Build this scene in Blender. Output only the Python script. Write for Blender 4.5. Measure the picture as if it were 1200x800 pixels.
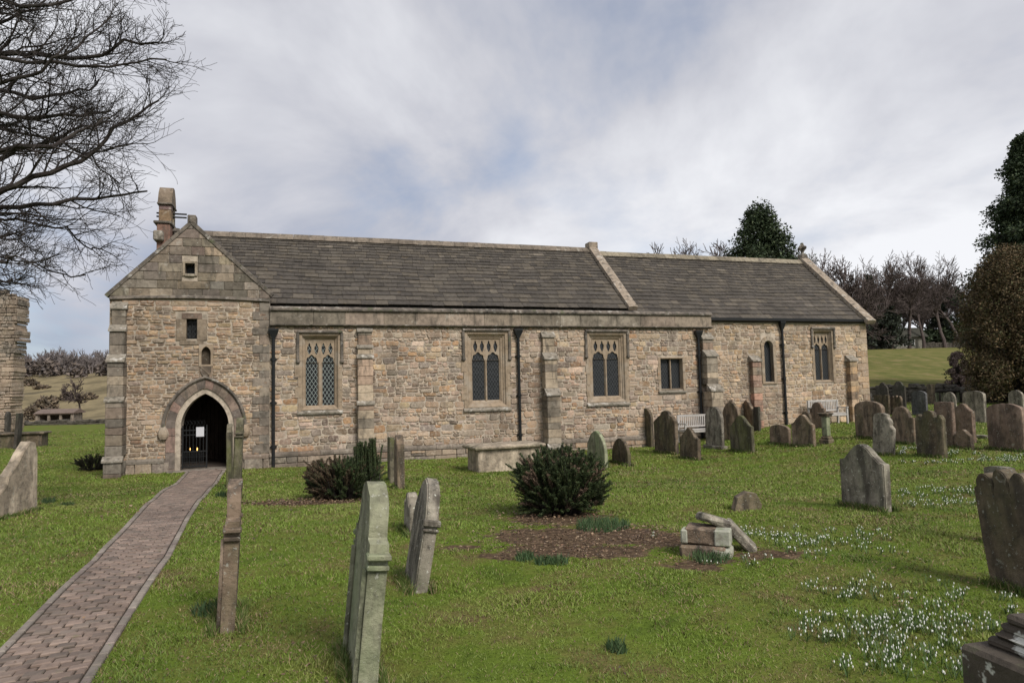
import bpy, bmesh, math, random
import numpy as np
from mathutils import Vector, Matrix, noise as mnoise
R = math.radians
for o in list(bpy.data.objects): bpy.data.objects.remove(o)
SC = bpy.context.scene
COL = SC.collection

# ------------------------------------------------------------------ camera
FPX = 800.0; HY = 455.0; ROLL = 0.023; EYE = 1.7
pitch = math.atan((HY-400)/FPX)
_f = Vector((0, math.cos(pitch), math.sin(pitch)))
_u0 = Vector((0, -math.sin(pitch), math.cos(pitch))); _r0 = Vector((1,0,0))
_r = _r0*math.cos(ROLL) - _u0*math.sin(ROLL)
_u = _u0*math.cos(ROLL) + _r0*math.sin(ROLL)
CAM = Vector((0,0,EYE))
cd = bpy.data.cameras.new('camera'); cam = bpy.data.objects.new('camera', cd); COL.objects.link(cam)
cd.sensor_width = 36; cd.lens = FPX/1200*36; cd.clip_start = 0.05; cd.clip_end = 6000
m = Matrix((_r, _u, -_f)).transposed().to_4x4(); m.translation = CAM
cam.matrix_world = m; SC.camera = cam

# ------------------------------------------------------------------ world, sun, exposure
SUN_AZ = 38.0     # degrees to the right of straight behind the camera
SUN_EL = 42.0
sd = Vector((math.sin(R(SUN_AZ))*math.cos(R(SUN_EL)), -math.cos(R(SUN_AZ))*math.cos(R(SUN_EL)), math.sin(R(SUN_EL))))
sl = bpy.data.lights.new('sun', 'SUN'); sl.energy = 2.0; sl.angle = R(24); sl.color = (1.0, .94, .86)
so = bpy.data.objects.new('sun', sl); COL.objects.link(so)
so.rotation_euler = (-sd).to_track_quat('-Z', 'Y').to_euler(); so.location = sd*50
W = bpy.data.worlds.new("World"); SC.world = W; W.use_nodes = True
nt = W.node_tree; nt.nodes.clear(); N = nt.nodes; L = nt.links
out = N.new('ShaderNodeOutputWorld'); bg = N.new('ShaderNodeBackground'); L.new(bg.outputs[0], out.inputs[0])
bg.inputs[1].default_value = 0.1
sky = N.new('ShaderNodeTexSky'); sky.sky_type = 'NISHITA'; sky.sun_disc = False
sky.sun_elevation = R(SUN_EL); sky.sun_rotation = math.atan2(sd.x, sd.y)
tc = N.new('ShaderNodeTexCoord'); sep = N.new('ShaderNodeSeparateXYZ'); L.new(tc.outputs['Generated'], sep.inputs[0])
def wm(op, a, b=None, c=None):
    n = N.new('ShaderNodeMath'); n.operation = op
    for i, v in enumerate((a, b, c)):
        if v is None: continue
        if isinstance(v, (int, float)): n.inputs[i].default_value = v
        else: L.new(v, n.inputs[i])
    return n.outputs[0]
zc = wm('MAXIMUM', wm('ADD', sep.outputs[2], .26), .12)
cx = wm('DIVIDE', sep.outputs[0], zc); cy = wm('DIVIDE', sep.outputs[1], zc)
cmb = N.new('ShaderNodeCombineXYZ'); L.new(cx, cmb.inputs[0]); L.new(cy, cmb.inputs[1])
def wnoise(scale, detail, rot, sc, off=(0,0,0), dist=0.0):
    mp = N.new('ShaderNodeMapping'); mp.inputs['Rotation'].default_value = (0,0,R(rot)); mp.inputs['Scale'].default_value = sc
    mp.inputs['Location'].default_value = off
    L.new(cmb.outputs[0], mp.inputs[0])
    n = N.new('ShaderNodeTexNoise'); n.inputs['Scale'].default_value = scale; n.inputs['Detail'].default_value = detail
    n.inputs['Roughness'].default_value = .58; n.inputs['Distortion'].default_value = dist
    L.new(mp.outputs[0], n.inputs['Vector']); return n.outputs[0]
n1 = wnoise(.55, 4, 35, (1, .8, 1), (19.6, 3.7, 0), .25)
n2 = wnoise(1.5, 6, 30, (1, .75, 1), (7.4, 59.8, 0), .3)
mx = wm('ADD', wm('MULTIPLY', n1, .60), wm('MULTIPLY', n2, .40))
cr = N.new('ShaderNodeValToRGB'); L.new(mx, cr.inputs[0])
e = cr.color_ramp.elements
e[0].position = .38; e[0].color = (.175,.197,.255,1)
e[1].position = .575; e[1].color = (.45,.456,.475,1)
el = e.new(.475); el.color = (.315,.32,.35,1)
# brighter towards the horizon (real overcast gradient) 
hz = N.new('ShaderNodeMapRange'); L.new(sep.outputs[2], hz.inputs[0])
hz.inputs[1].default_value = 0; hz.inputs[2].default_value = .55; hz.inputs[3].default_value = 10.6; hz.inputs[4].default_value = 9.6
sc_ = N.new('ShaderNodeVectorMath'); sc_.operation = 'SCALE'; L.new(cr.outputs[0], sc_.inputs[0]); L.new(hz.outputs[0], sc_.inputs['Scale'])
gap = N.new('ShaderNodeMapRange'); L.new(n2, gap.inputs[0]); gap.inputs[1].default_value = .5; gap.inputs[2].default_value = .3
gap.inputs[3].default_value = 0; gap.inputs[4].default_value = .25
mixs = N.new('ShaderNodeMix'); mixs.data_type = 'RGBA'; L.new(gap.outputs[0], mixs.inputs[0]); L.new(sc_.outputs[0], mixs.inputs[6]); L.new(sky.outputs[0], mixs.inputs[7])
L.new(mixs.outputs[2], bg.inputs[0])
SC.view_settings.view_transform = 'Standard'; SC.view_settings.look = 'None'
SC.view_settings.exposure = 0.98; SC.view_settings.gamma = 1.0; SC.view_settings.use_curve_mapping = False

# ------------------------------------------------------------------ geometry helpers
def smooth(a):
    a = min(1.0, max(0.0, a)); return a*a*(3-2*a)
def gh(x, y):
    """height of the ground"""
    z = -0.55*smooth((y-7)/12)*(1-smooth((x-4)/7))
    r = smooth((y-46)/30)*.9*smooth((x+5)/20) + 7.9*smooth((y-50)/115)*smooth((x+5)/20)
    d = math.hypot(x, y)
    k = smooth((-x-2+ (y-40)*.0)/12)
    l = k*(-2.7*smooth((y-58)/50) + 16.0*smooth((y-150)/170) + 10*smooth((y-300)/200))
    z += r + l
    if y > 150: z += 0
    z += .025*math.sin(x*.9+1.3*math.sin(y*.7))*math.sin(y*1.1+.5) + .012*math.sin(x*2.7+y*1.9)
    return z
def proj(P):
    v = Vector(P)-CAM; d = v.dot(_f)
    return (600+FPX*v.dot(_r)/d, 400-FPX*v.dot(_u)/d, d)
def ray(px, py):
    return (_f + _r*((px-600)/FPX) + _u*((400-py)/FPX))
def at(px, py, Y):
    d = ray(px, py); return CAM + d*(Y/d.y)
def ground_at(px, py):
    d = ray(px, py); t = 1.0; 
    lo, hi = 0.5, None
    s = 0.5
    while s < 900:
        P = CAM + d*s
        if P.z < gh(P.x, P.y): hi = s; break
        lo = s; s *= 1.03
    if hi is None: hi = lo
    for _ in range(30):
        mid = (lo+hi)/2; P = CAM+d*mid
        if P.z < gh(P.x, P.y): hi = mid
        else: lo = mid
    return CAM + d*hi
ANG = math.atan2(.305, .953)
T = Vector((math.cos(ANG), math.sin(ANG), 0)); Wd = Vector((-math.sin(ANG), math.cos(ANG), 0))
P0 = Vector((-11.4, 20, 0))
def WT(px, py, w=0.0):
    """photo pixel -> (t, z) on the church's vertical plane at set-back w"""
    d = ray(px, py); O = P0 + Wd*w
    s = (O-CAM).dot(Wd)/d.dot(Wd); P = CAM + d*s
    return ((P-P0).dot(T), P.z)
def tx(px, py=450, w=0.0): return WT(px, py, w)[0]

class MB:
    def __init__(s): s.v = []; s.f = []; s.c = []
    def add(s, vs, fs, col=(1,1,1)):
        n = len(s.v); s.v += [tuple(p) for p in vs]; s.f += [tuple(i+n for i in f) for f in fs]; s.c += [col]*len(vs)
    def box(s, x0,x1,y0,y1,z0,z1, c=.008, col=(1,1,1), jit=0, rng=None, M=None):
        c = min(c, abs(x1-x0)*.45, abs(y1-y0)*.45, abs(z1-z0)*.45)
        vs = []
        for i in (0,1):
            for j in (0,1):
                for k in (0,1):
                    X = (x0,x1)[i]; Y = (y0,y1)[j]; Z = (z0,z1)[k]
                    sx = c if i==0 else -c; sy = c if j==0 else -c; sz = c if k==0 else -c
                    jx = jy = jz = 0
                    if jit: jx, jy, jz = (rng.uniform(-jit,jit) for _ in range(3))
                    vs += [(X+jx, Y+sy+jy, Z+sz+jz), (X+sx+jx, Y+jy, Z+sz+jz), (X+sx+jx, Y+sy+jy, Z+jz)]
        if M is not None: vs = [tuple(M @ Vector(p)) for p in vs]
        s.add(vs, BOXF, col)
    def quad(s, pts, col=(1,1,1)): s.add(pts, [tuple(range(len(pts)))], col)
    def prism(s, poly, a0, a1, axis='x', col=(1,1,1), M=None):
        """polygon (u,v) extruded along an axis: x -> (a,u,v); y -> (u,a,v); z -> (u,v,a)"""
        n = len(poly)
        def P(a,u,v): return {'x':(a,u,v),'y':(u,a,v),'z':(u,v,a)}[axis]
        vs = [P(a0,u,v) for u,v in poly] + [P(a1,u,v) for u,v in poly]
        if M is not None: vs = [tuple(M @ Vector(p)) for p in vs]
        fs = [tuple(range(n)), tuple(range(2*n-1, n-1, -1))] + [(i, i+n, (i+1)%n+n, (i+1)%n) for i in range(n)]
        s.add(vs, fs, col)
    def tube(s, pts, rad, n=6, col=(1,1,1), cap=True):
        pts = [Vector(p) for p in pts]
        if not hasattr(rad, '__len__'): rad = [rad]*len(pts)
        vs = []; t0 = (pts[1]-pts[0]).normalized()
        up = Vector((0,0,1)) if abs(t0.z) < .9 else Vector((1,0,0))
        a = t0.cross(up).normalized()
        for i, p in enumerate(pts):
            t = (pts[min(i+1,len(pts)-1)]-pts[max(i-1,0)])
            t = t.normalized() if t.length > 1e-9 else t0
            a = (a - t*a.dot(t)); a = a.normalized() if a.length > 1e-6 else t.orthogonal().normalized()
            b = t.cross(a)
            for k in range(n):
                q = 2*math.pi*k/n
                vs.append(p + (a*math.cos(q)+b*math.sin(q))*rad[i])
        fs = [(i*n+k, i*n+(k+1)%n, (i+1)*n+(k+1)%n, (i+1)*n+k) for i in range(len(pts)-1) for k in range(n)]
        if cap: fs += [tuple(range(n-1,-1,-1)), tuple(range((len(pts)-1)*n, len(pts)*n))]
        s.add(vs, fs, col)
    def build(s, name, mat, parent=None, loc=None, rot=None, smooth_=False):
        me = bpy.data.meshes.new(name); me.from_pydata(s.v, [], s.f)
        a = me.color_attributes.new('Col', 'FLOAT_COLOR', 'POINT')
        arr = np.ones((len(s.v),4), dtype=np.float32); 
        if s.c: arr[:,:3] = np.array(s.c, dtype=np.float32)
        a.data.foreach_set('color', arr.ravel())
        if smooth_: me.polygons.foreach_set('use_smooth', [True]*len(me.polygons))
        bm = bmesh.new(); bm.from_mesh(me); bmesh.ops.recalc_face_normals(bm, faces=bm.faces); bm.to_mesh(me); bm.free()
        return link(name, me, mat, parent, loc, rot)
# topology of a chamfered box (corner index*3 + axis the corner vertex lies on)
def _boxf():
    f = []
    def vi(i,j,k,a): return ((i*2+j)*2+k)*3+a
    for a in range(3):
        for s_ in (0,1):
            q = []
            for (p,r) in ((0,0),(1,0),(1,1),(0,1)):
                ix = [0,0,0]; ix[a] = s_; o = [d for d in range(3) if d != a]; ix[o[0]] = p; ix[o[1]] = r
                q.append(vi(*ix, a))
            f.append(tuple(q))
    for a in range(3):
        o = [d for d in range(3) if d != a]
        for p in (0,1):
            for r in (0,1):
                A = [0,0,0]; A[o[0]] = p; A[o[1]] = r; B = A[:]; B[a] = 1
                f.append((vi(*A,o[0]), vi(*B,o[0]), vi(*B,o[1]), vi(*A,o[1])))
    for i in (0,1):
        for j in (0,1):
            for k in (0,1): f.append((vi(i,j,k,0), vi(i,j,k,1), vi(i,j,k,2)))
    return f
BOXF = _boxf()
def link(name, me, mat, parent=None, loc=None, rot=None):
    o = bpy.data.objects.new(name, me); COL.objects.link(o)
    if mat: me.materials.clear(); me.materials.append(mat)
    if parent: o.parent = parent
    if loc is not None: o.location = loc
    if rot is not None: o.rotation_euler = rot
    return o
def tag(o, label=None, cat=None, group=None, kind=None):
    if label: o['label'] = label
    if cat: o['category'] = cat
    if group: o['group'] = group
    if kind: o['kind'] = kind
    return o
def empty(name, loc=(0,0,0), rz=0, label=None, cat=None, group=None):
    o = bpy.data.objects.new(name, None); COL.objects.link(o); o.location = loc; o.rotation_euler = (0,0,rz)
    o.empty_display_size = .3
    return tag(o, label, cat, group)
def copy_tree(o, parent=None, kids=None):
    if kids is None:
        kids = {}
        for q in bpy.data.objects:
            if q.parent: kids.setdefault(q.parent.name, []).append(q)
    c = o.copy(); COL.objects.link(c); c.parent = parent
    for ch in kids.get(o.name, []): copy_tree(ch, c, kids)
    return c
def plate_mesh(loops, y0, y1, bevel=0):
    """flat plate in the x-z plane with holes (first loop outer), from depth y0 to y1"""
    cu = bpy.data.curves.new('tmp', 'CURVE'); cu.dimensions = '2D'; cu.fill_mode = 'BOTH'; cu.extrude = abs(y1-y0)/2-bevel
    cu.bevel_depth = bevel
    if bevel: cu.offset = -bevel
    for lp in loops:
        sp = cu.splines.new('POLY'); sp.points.add(len(lp)-1)
        for i, p in enumerate(lp): sp.points[i].co = (p[0], p[1], 0, 1)
        sp.use_cyclic_u = True
    o = bpy.data.objects.new('tmp', cu); COL.objects.link(o)
    dg = bpy.context.evaluated_depsgraph_get(); me = bpy.data.meshes.new_from_object(o.evaluated_get(dg))
    bpy.data.objects.remove(o); bpy.data.curves.remove(cu)
    me.transform(Matrix.Translation((0,(y0+y1)/2,0)) @ Matrix.Rotation(R(90), 4, 'X'))
    me.polygons.foreach_set('use_smooth', [False]*len(me.polygons))
    return me
def plate(name, loops, y0, y1, mat, parent, col=(1,1,1), bevel=0):
    me = plate_mesh(loops, y0, y1, bevel); me.name = name
    a = me.color_attributes.new('Col', 'FLOAT_COLOR', 'POINT')
    arr = np.ones((len(me.vertices),4), dtype=np.float32); arr[:,:3] = col; a.data.foreach_set('color', arr.ravel())
    return link(name, me, mat, parent)
def rect(a,b,c,d): return [(a,c),(b,c),(b,d),(a,d)]

# ------------------------------------------------------------------ materials
def mat(name, col=(.5,.5,.5), attr=False, rough=.9, layers=(), bump=None, spec=.25, metal=0, coord='Object', emit=None, trans=0):
    """layers: (scale, colour, lo, hi, amount[, stretch]) noise masks mixed over the base"""
    m_ = bpy.data.materials.new(name); m_.use_nodes = True
    t = m_.node_tree; n = t.nodes; l = t.links; b = n['Principled BSDF']
    b.inputs['Roughness'].default_value = rough; b.inputs['Specular IOR Level'].default_value = spec; b.inputs['Metallic'].default_value = metal
    tc = n.new('ShaderNodeTexCoord'); oi = n.new('ShaderNodeObjectInfo')
    mul = n.new('ShaderNodeMath'); mul.operation = 'MULTIPLY'; mul.inputs[1].default_value = 37.0; l.new(oi.outputs['Random'], mul.inputs[0])
    va = n.new('ShaderNodeVectorMath'); va.operation = 'ADD'; l.new(tc.outputs[coord], va.inputs[0]); l.new(mul.outputs[0], va.inputs[1])
    if attr:
        at_ = n.new('ShaderNodeAttribute'); at_.attribute_name = 'Col'; cur = at_.outputs['Color']
    else:
        rgb = n.new('ShaderNodeRGB'); rgb.outputs[0].default_value = (*col, 1); cur = rgb.outputs[0]
    for ly in layers:
        sc, c, lo, hi, amt = ly[:5]; st = ly[5] if len(ly) > 5 else (1,1,1)
        mp = n.new('ShaderNodeMapping'); mp.inputs['Scale'].default_value = st; l.new(va.outputs[0], mp.inputs[0])
        nz = n.new('ShaderNodeTexNoise'); nz.inputs['Scale'].default_value = sc; nz.inputs['Detail'].default_value = 5; nz.inputs['Roughness'].default_value = .6
        l.new(mp.outputs[0], nz.inputs['Vector'])
        mr = n.new('ShaderNodeMapRange'); l.new(nz.outputs[0], mr.inputs[0])
        mr.inputs[1].default_value = lo; mr.inputs[2].default_value = hi; mr.inputs[3].default_value = 0; mr.inputs[4].default_value = amt
        mi = n.new('ShaderNodeMix'); mi.data_type = 'RGBA'
        if isinstance(c, (int, float)):
            mi.blend_type = 'MULTIPLY'; c = (c,c,c)
        l.new(mr.outputs[0], mi.inputs[0]); l.new(cur, mi.inputs[6]); mi.inputs[7].default_value = (*c, 1); cur = mi.outputs[2]
    l.new(cur, b.inputs['Base Color'])
    if bump:
        nz = n.new('ShaderNodeTexNoise'); nz.inputs['Scale'].default_value = bump[0]; nz.inputs['Detail'].default_value = 8; nz.inputs['Roughness'].default_value = .65
        l.new(va.outputs[0], nz.inputs['Vector'])
        bp = n.new('ShaderNodeBump'); bp.inputs['Strength'].default_value = bump[1]; bp.inputs['Distance'].default_value = bump[2]
        l.new(nz.outputs[0], bp.inputs['Height']); l.new(bp.outputs[0], b.inputs['Normal'])
    if emit: b.inputs['Emission Color'].default_value = (*emit[0],1); b.inputs['Emission Strength'].default_value = emit[1]
    return m_
MT = {}
MT['rubble'] = mat('rubble_stone', attr=True, layers=[(9, (.43,.37,.30), .48, .62, .45), (22, (.44,.375,.30), .57, .66, .4), (14, .5, .42, .72, .85), (.38, (.20,.155,.12), .50, .66, .5, (1,1,.7)), (1.3, (.12,.095,.075), .50, .66, .6, (1.3,1,.6)), (.6, (.46,.35,.26), .50, .66, .5), (6, (.48,.42,.35), .58, .70, .45), (30, (.06,.055,.045), .64, .74, .6)], bump=(34, .8, .025))
MT['mortar'] = mat('lime_mortar', (.44,.375,.30), layers=[(6, .5, .42, .7, .9), (.45, .5, .48, .66, .8), (25, (.18,.15,.12), .55, .7, .6)], bump=(60, .5, .01))
MT['ashlar'] = mat('dressed_stone', attr=True, layers=[(9, .5, .42, .72, .8), (1.3, .45, .48, .68, .85), (4, (.07,.062,.05), .53, .66, .7, (1.4,1,.35)), (16, (.42,.42,.36), .64, .70, .55), (3, (.40,.37,.32), .6, .7, .45)], bump=(45, .5, .012))
MT['dressed'] = mat('window_stone', (.29,.225,.16), layers=[(7, .55, .42, .7, .8), (2, (.33,.29,.24), .5, .65, .6), (12, (.10,.085,.07), .62, .74, .6)], bump=(60, .4, .008))
MT['lichen_top'] = mat('weathered_ledge', (.22,.195,.16), layers=[(5, (.5,.48,.44), .55, .66, .7), (8, (.07,.065,.05), .48, .66, .8)], bump=(40,.5,.012))
MT['coping'] = mat('coping_stone', (.17,.145,.12), layers=[(2.2, (.05,.045,.038), .45, .60, .7, (1,1,.6)), (5, (.4,.38,.34), .58, .66, .7), (6, (.05,.045,.04), .45, .65, .8), (3,(.10,.12,.05),.6,.7,.5)], bump=(40,.5,.012))
MT['slate'] = mat('roof_slate', attr=True, rough=.85, layers=[(8, .55, .45, .7, .8), (.8, .6, .46, .66, .5, (1.6,1,.5)), (2.5, (.035,.03,.025), .57, .70, .4, (2.2,1,.4)), (5, (.16,.125,.08), .6, .7, .4), (20, (.27,.25,.19), .66, .71, .6)], bump=(40, .4, .008))
MT['iron'] = mat('black_iron', (.012,.013,.014), rough=.5, layers=[(12,(.04,.035,.03),.55,.7,.5)])
MT['lead'] = mat('lead_sheet', (.16,.165,.17), rough=.6, layers=[(3,.5,.4,.7,.7)])
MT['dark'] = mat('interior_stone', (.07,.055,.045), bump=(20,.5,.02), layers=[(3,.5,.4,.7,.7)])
MT['paper'] = mat('white_paper', (.5,.5,.53), rough=.7)
MT['lamp'] = mat('lamp_glow', (.9,.6,.2), emit=((1,.55,.15), 2))
MT['wood'] = mat('weathered_teak', (.40,.38,.36), layers=[(6,.6,.4,.7,.6,(1,6,1)), (3,(.25,.24,.2),.5,.7,.5)], bump=(50,.3,.004))
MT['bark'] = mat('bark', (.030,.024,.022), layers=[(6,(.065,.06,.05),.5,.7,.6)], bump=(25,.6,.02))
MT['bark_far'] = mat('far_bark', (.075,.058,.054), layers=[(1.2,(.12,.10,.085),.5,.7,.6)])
MT['leaf'] = mat('foliage', attr=True, rough=.7, layers=[(2.5,.55,.4,.65,.7)])
MT['blade'] = mat('grass_blade', attr=True, rough=.6, spec=.3)
MT['path'] = mat('clay_paver', attr=True, rough=.85, layers=[(14,.6,.45,.7,.7), (.8,.7,.45,.65,.7), (9,(.07,.09,.03),.62,.72,.4)], bump=(60,.4,.006))
MT['wallfar'] = mat('field_wall_stone', (.09,.08,.065), layers=[(3,.4,.4,.65,.9),(1.2,(.3,.28,.24),.58,.7,.6)], bump=(8,.9,.08))
GS = []
def gsm(name, base, moss, mossamt, lich=.5, dark=.6):
    light = tuple(min(.6,x*1.75+.03) for x in base)
    return mat(name, base, layers=[(2.6, light, .5, .66, .75, (1.3,1.3,.55)), (7, .45, .45, .65, .8), (2.0, moss, .56-mossamt*.2, .68-mossamt*.15, min(1,mossamt+.2), (1,1,.4)),
        (3.4, (.035,.03,.025), .47, .60, dark, (1.6,1.6,.45)), (15, (.03,.027,.022), .58, .66, dark*.8), (30, (.45,.45,.39), .62, .67, lich), (8, (.40,.40,.33), .64, .69, lich*.8)], bump=(24, .9, .018))
GM = {
 'grey':  gsm('gravestone_grey', (.23,.205,.165), (.12,.13,.08), .2, .95, .7),
 'brown': gsm('gravestone_brown', (.19,.14,.10), (.10,.10,.05), .25, .4, .7),
 'dark':  gsm('gravestone_dark', (.12,.092,.062), (.065,.07,.032), .35, .35, .75),
 'green': gsm('gravestone_mossy', (.13,.115,.08), (.085,.095,.028), .45, .2, .7),
 'pale':  gsm('gravestone_pale', (.25,.25,.17), (.17,.21,.11), .5, .5, .5),
 'black': gsm('gravestone_black', (.055,.048,.04), (.04,.05,.03), .3, .15, .6),
 'blue':  gsm('gravestone_slate', (.10,.10,.105), (.09,.10,.07), .2, .3, .5),
 'tan':   gsm('gravestone_tan', (.32,.265,.20), (.16,.17,.10), .1, .4, .35),
 'red':   gsm('gravestone_reddish', (.17,.12,.09), (.12,.10,.05), .2, .5, .5),
}
# leaded glass: dark glossy pane with a diamond lattice
def glass_mat(name, line, scale, base=(.012,.014,.016)):
    m_ = bpy.data.materials.new(name); m_.use_nodes = True; t = m_.node_tree; n = t.nodes; l = t.links; b = n['Principled BSDF']
    tc = n.new('ShaderNodeTexCoord'); sp = n.new('ShaderNodeSeparateXYZ'); l.new(tc.outputs['Object'], sp.inputs[0])
    def mm(op, a, b_=None):
        q = n.new('ShaderNodeMath'); q.operation = op
        for i, v in enumerate((a, b_)):
            if v is None: continue
            if isinstance(v, (int,float)): q.inputs[i].default_value = v
            else: l.new(v, q.inputs[i])
        return q.outputs[0]
    u = mm('MULTIPLY', sp.outputs[0], scale); v = mm('MULTIPLY', sp.outputs[2], scale*.62)
    def tri(x): return mm('ABSOLUTE', mm('SUBTRACT', mm('FRACT', x), .5))
    a = mm('MAXIMUM', tri(mm('ADD', u, v)), tri(mm('SUBTRACT', u, v)))
    k = mm('GREATER_THAN', a, .43)
    mi = n.new('ShaderNodeMix'); mi.data_type = 'RGBA'; l.new(k, mi.inputs[0]); mi.inputs[6].default_value = (*base,1); mi.inputs[7].default_value = (*line,1)
    l.new(mi.outputs[2], b.inputs['Base Color'])
    rr = n.new('ShaderNodeMapRange'); l.new(k, rr.inputs[0]); rr.inputs[3].default_value = .35; rr.inputs[4].default_value = .8; l.new(rr.outputs[0], b.inputs['Roughness'])
    nz = n.new('ShaderNodeTexNoise'); nz.inputs['Scale'].default_value = 7; l.new(tc.outputs['Object'], nz.inputs['Vector'])
    bp = n.new('ShaderNodeBump'); bp.inputs['Strength'].default_value = .25; bp.inputs['Distance'].default_value = .05; l.new(nz.outputs[0], bp.inputs['Height']); l.new(bp.outputs[0], b.inputs['Normal'])
    b.inputs['Specular IOR Level'].default_value = .35
    return m_
MT['glass_light'] = glass_mat('leaded_glass_pale_cames', (.20,.23,.22), 8.5, (.006,.007,.008))
MT['glass_dark'] = glass_mat('leaded_glass', (.05,.055,.058), 9.5, (.009,.010,.012))

# ------------------------------------------------------------------ ground
def soft(x, y, cx, cy, rx, ry, ang=0):
    c, s = math.cos(ang), math.sin(ang); dx, dy = x-cx, y-cy
    u = (dx*c+dy*s)/rx; v = (-dx*s+dy*c)/ry
    return np.clip(1.6-1.6*np.sqrt(u*u+v*v)**1.5, 0, 1) if isinstance(x, np.ndarray) else max(0, min(1, 1.6-1.6*math.sqrt(u*u+v*v)**1.5))
BUSH = ground_at(660, 606); BUSH2 = ground_at(398, 586)
PATCH = []
for (px,py,rx,ry) in ((655,606,.85,.8),(665,628,1.15,.75),(735,628,.7,.6),(775,634,.4,.35),(600,650,.45,.25),(655,646,.8,.38),(820,662,.45,.22),(715,648,.6,.3),(372,588,.9,.6),(318,590,.75,.35),(900,650,.5,.22),(540,640,.3,.2)):
    p = ground_at(px,py); PATCH.append((p.x,p.y,rx,ry))
def patchv(x, y):
    v = 0*x
    for (a,b,c,d) in PATCH: v = np.maximum(v, soft(x,y,a,b,c,d))
    return v
# path centre line through the photo, from the door to behind the camera
PL = [(212,558),(187,575),(150,612),(112,657),(49,710),(0,759)]
PR = [(262,556),(247,575),(214,624),(186,672),(154,725),(113,798)]
pc = []
pa = [ground_at(*p) for p in PL]; pb = [ground_at(*p) for p in PR]
cl = []
def lineat(P, y):
    for i in range(len(P)-1):
        a, b = P[i], P[i+1]
        if a.y >= y >= b.y or i == len(P)-2:
            k = (y-a.y)/(b.y-a.y); return a.x+(b.x-a.x)*k
ys = [19, 18, 16, 14, 12, 10, 8.5, 7.2, 6.0, 5.2]
for y in ys: cl.append(((lineat(pa,y)+lineat(pb,y))/2, y, lineat(pb,y)-lineat(pa,y)))
print('PATH', [(round(a,2),b,round(c,2)) for a,b,c in cl])
_sl = (cl[-1][0]-cl[-4][0])/(cl[-1][1]-cl[-4][1])
PW = sum(c for _,_,c in cl)/len(cl)
PW = 1.0
_wy = np.array([c[1] for c in cl])[::-1]; _ww = np.array([max(.75,min(1.35,c[2]*.92)) for c in cl])[::-1]; PCLX=[(round(a,2),b,round(c,2)) for a,b,c in cl]; _ww = np.convolve(np.pad(_ww,1,'edge'), np.ones(3)/3, 'valid')
def path_w(y): return np.interp(y, _wy, _ww)
PCL = [(-9.28,20.8)]+[(a,y) for a,y,_ in cl]
while PCL[-1][1] > -3: PCL.append((PCL[-1][0]-_sl*1.0, PCL[-1][1]-1.0))
_py = np.array([p[1] for p in PCL])[::-1]; _px = np.array([p[0] for p in PCL])[::-1]
_px = np.convolve(np.pad(_px,2,'edge'), np.ones(5)/5, 'valid') if False else _px
def path_x(y): return np.interp(y, _py, _px)
def path_d(x, y):   # signed-ish distance from the path's centre line (path slants, so scale by its slope)
    return np.abs(x-path_x(y))*0.93/path_w(y)
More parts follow.
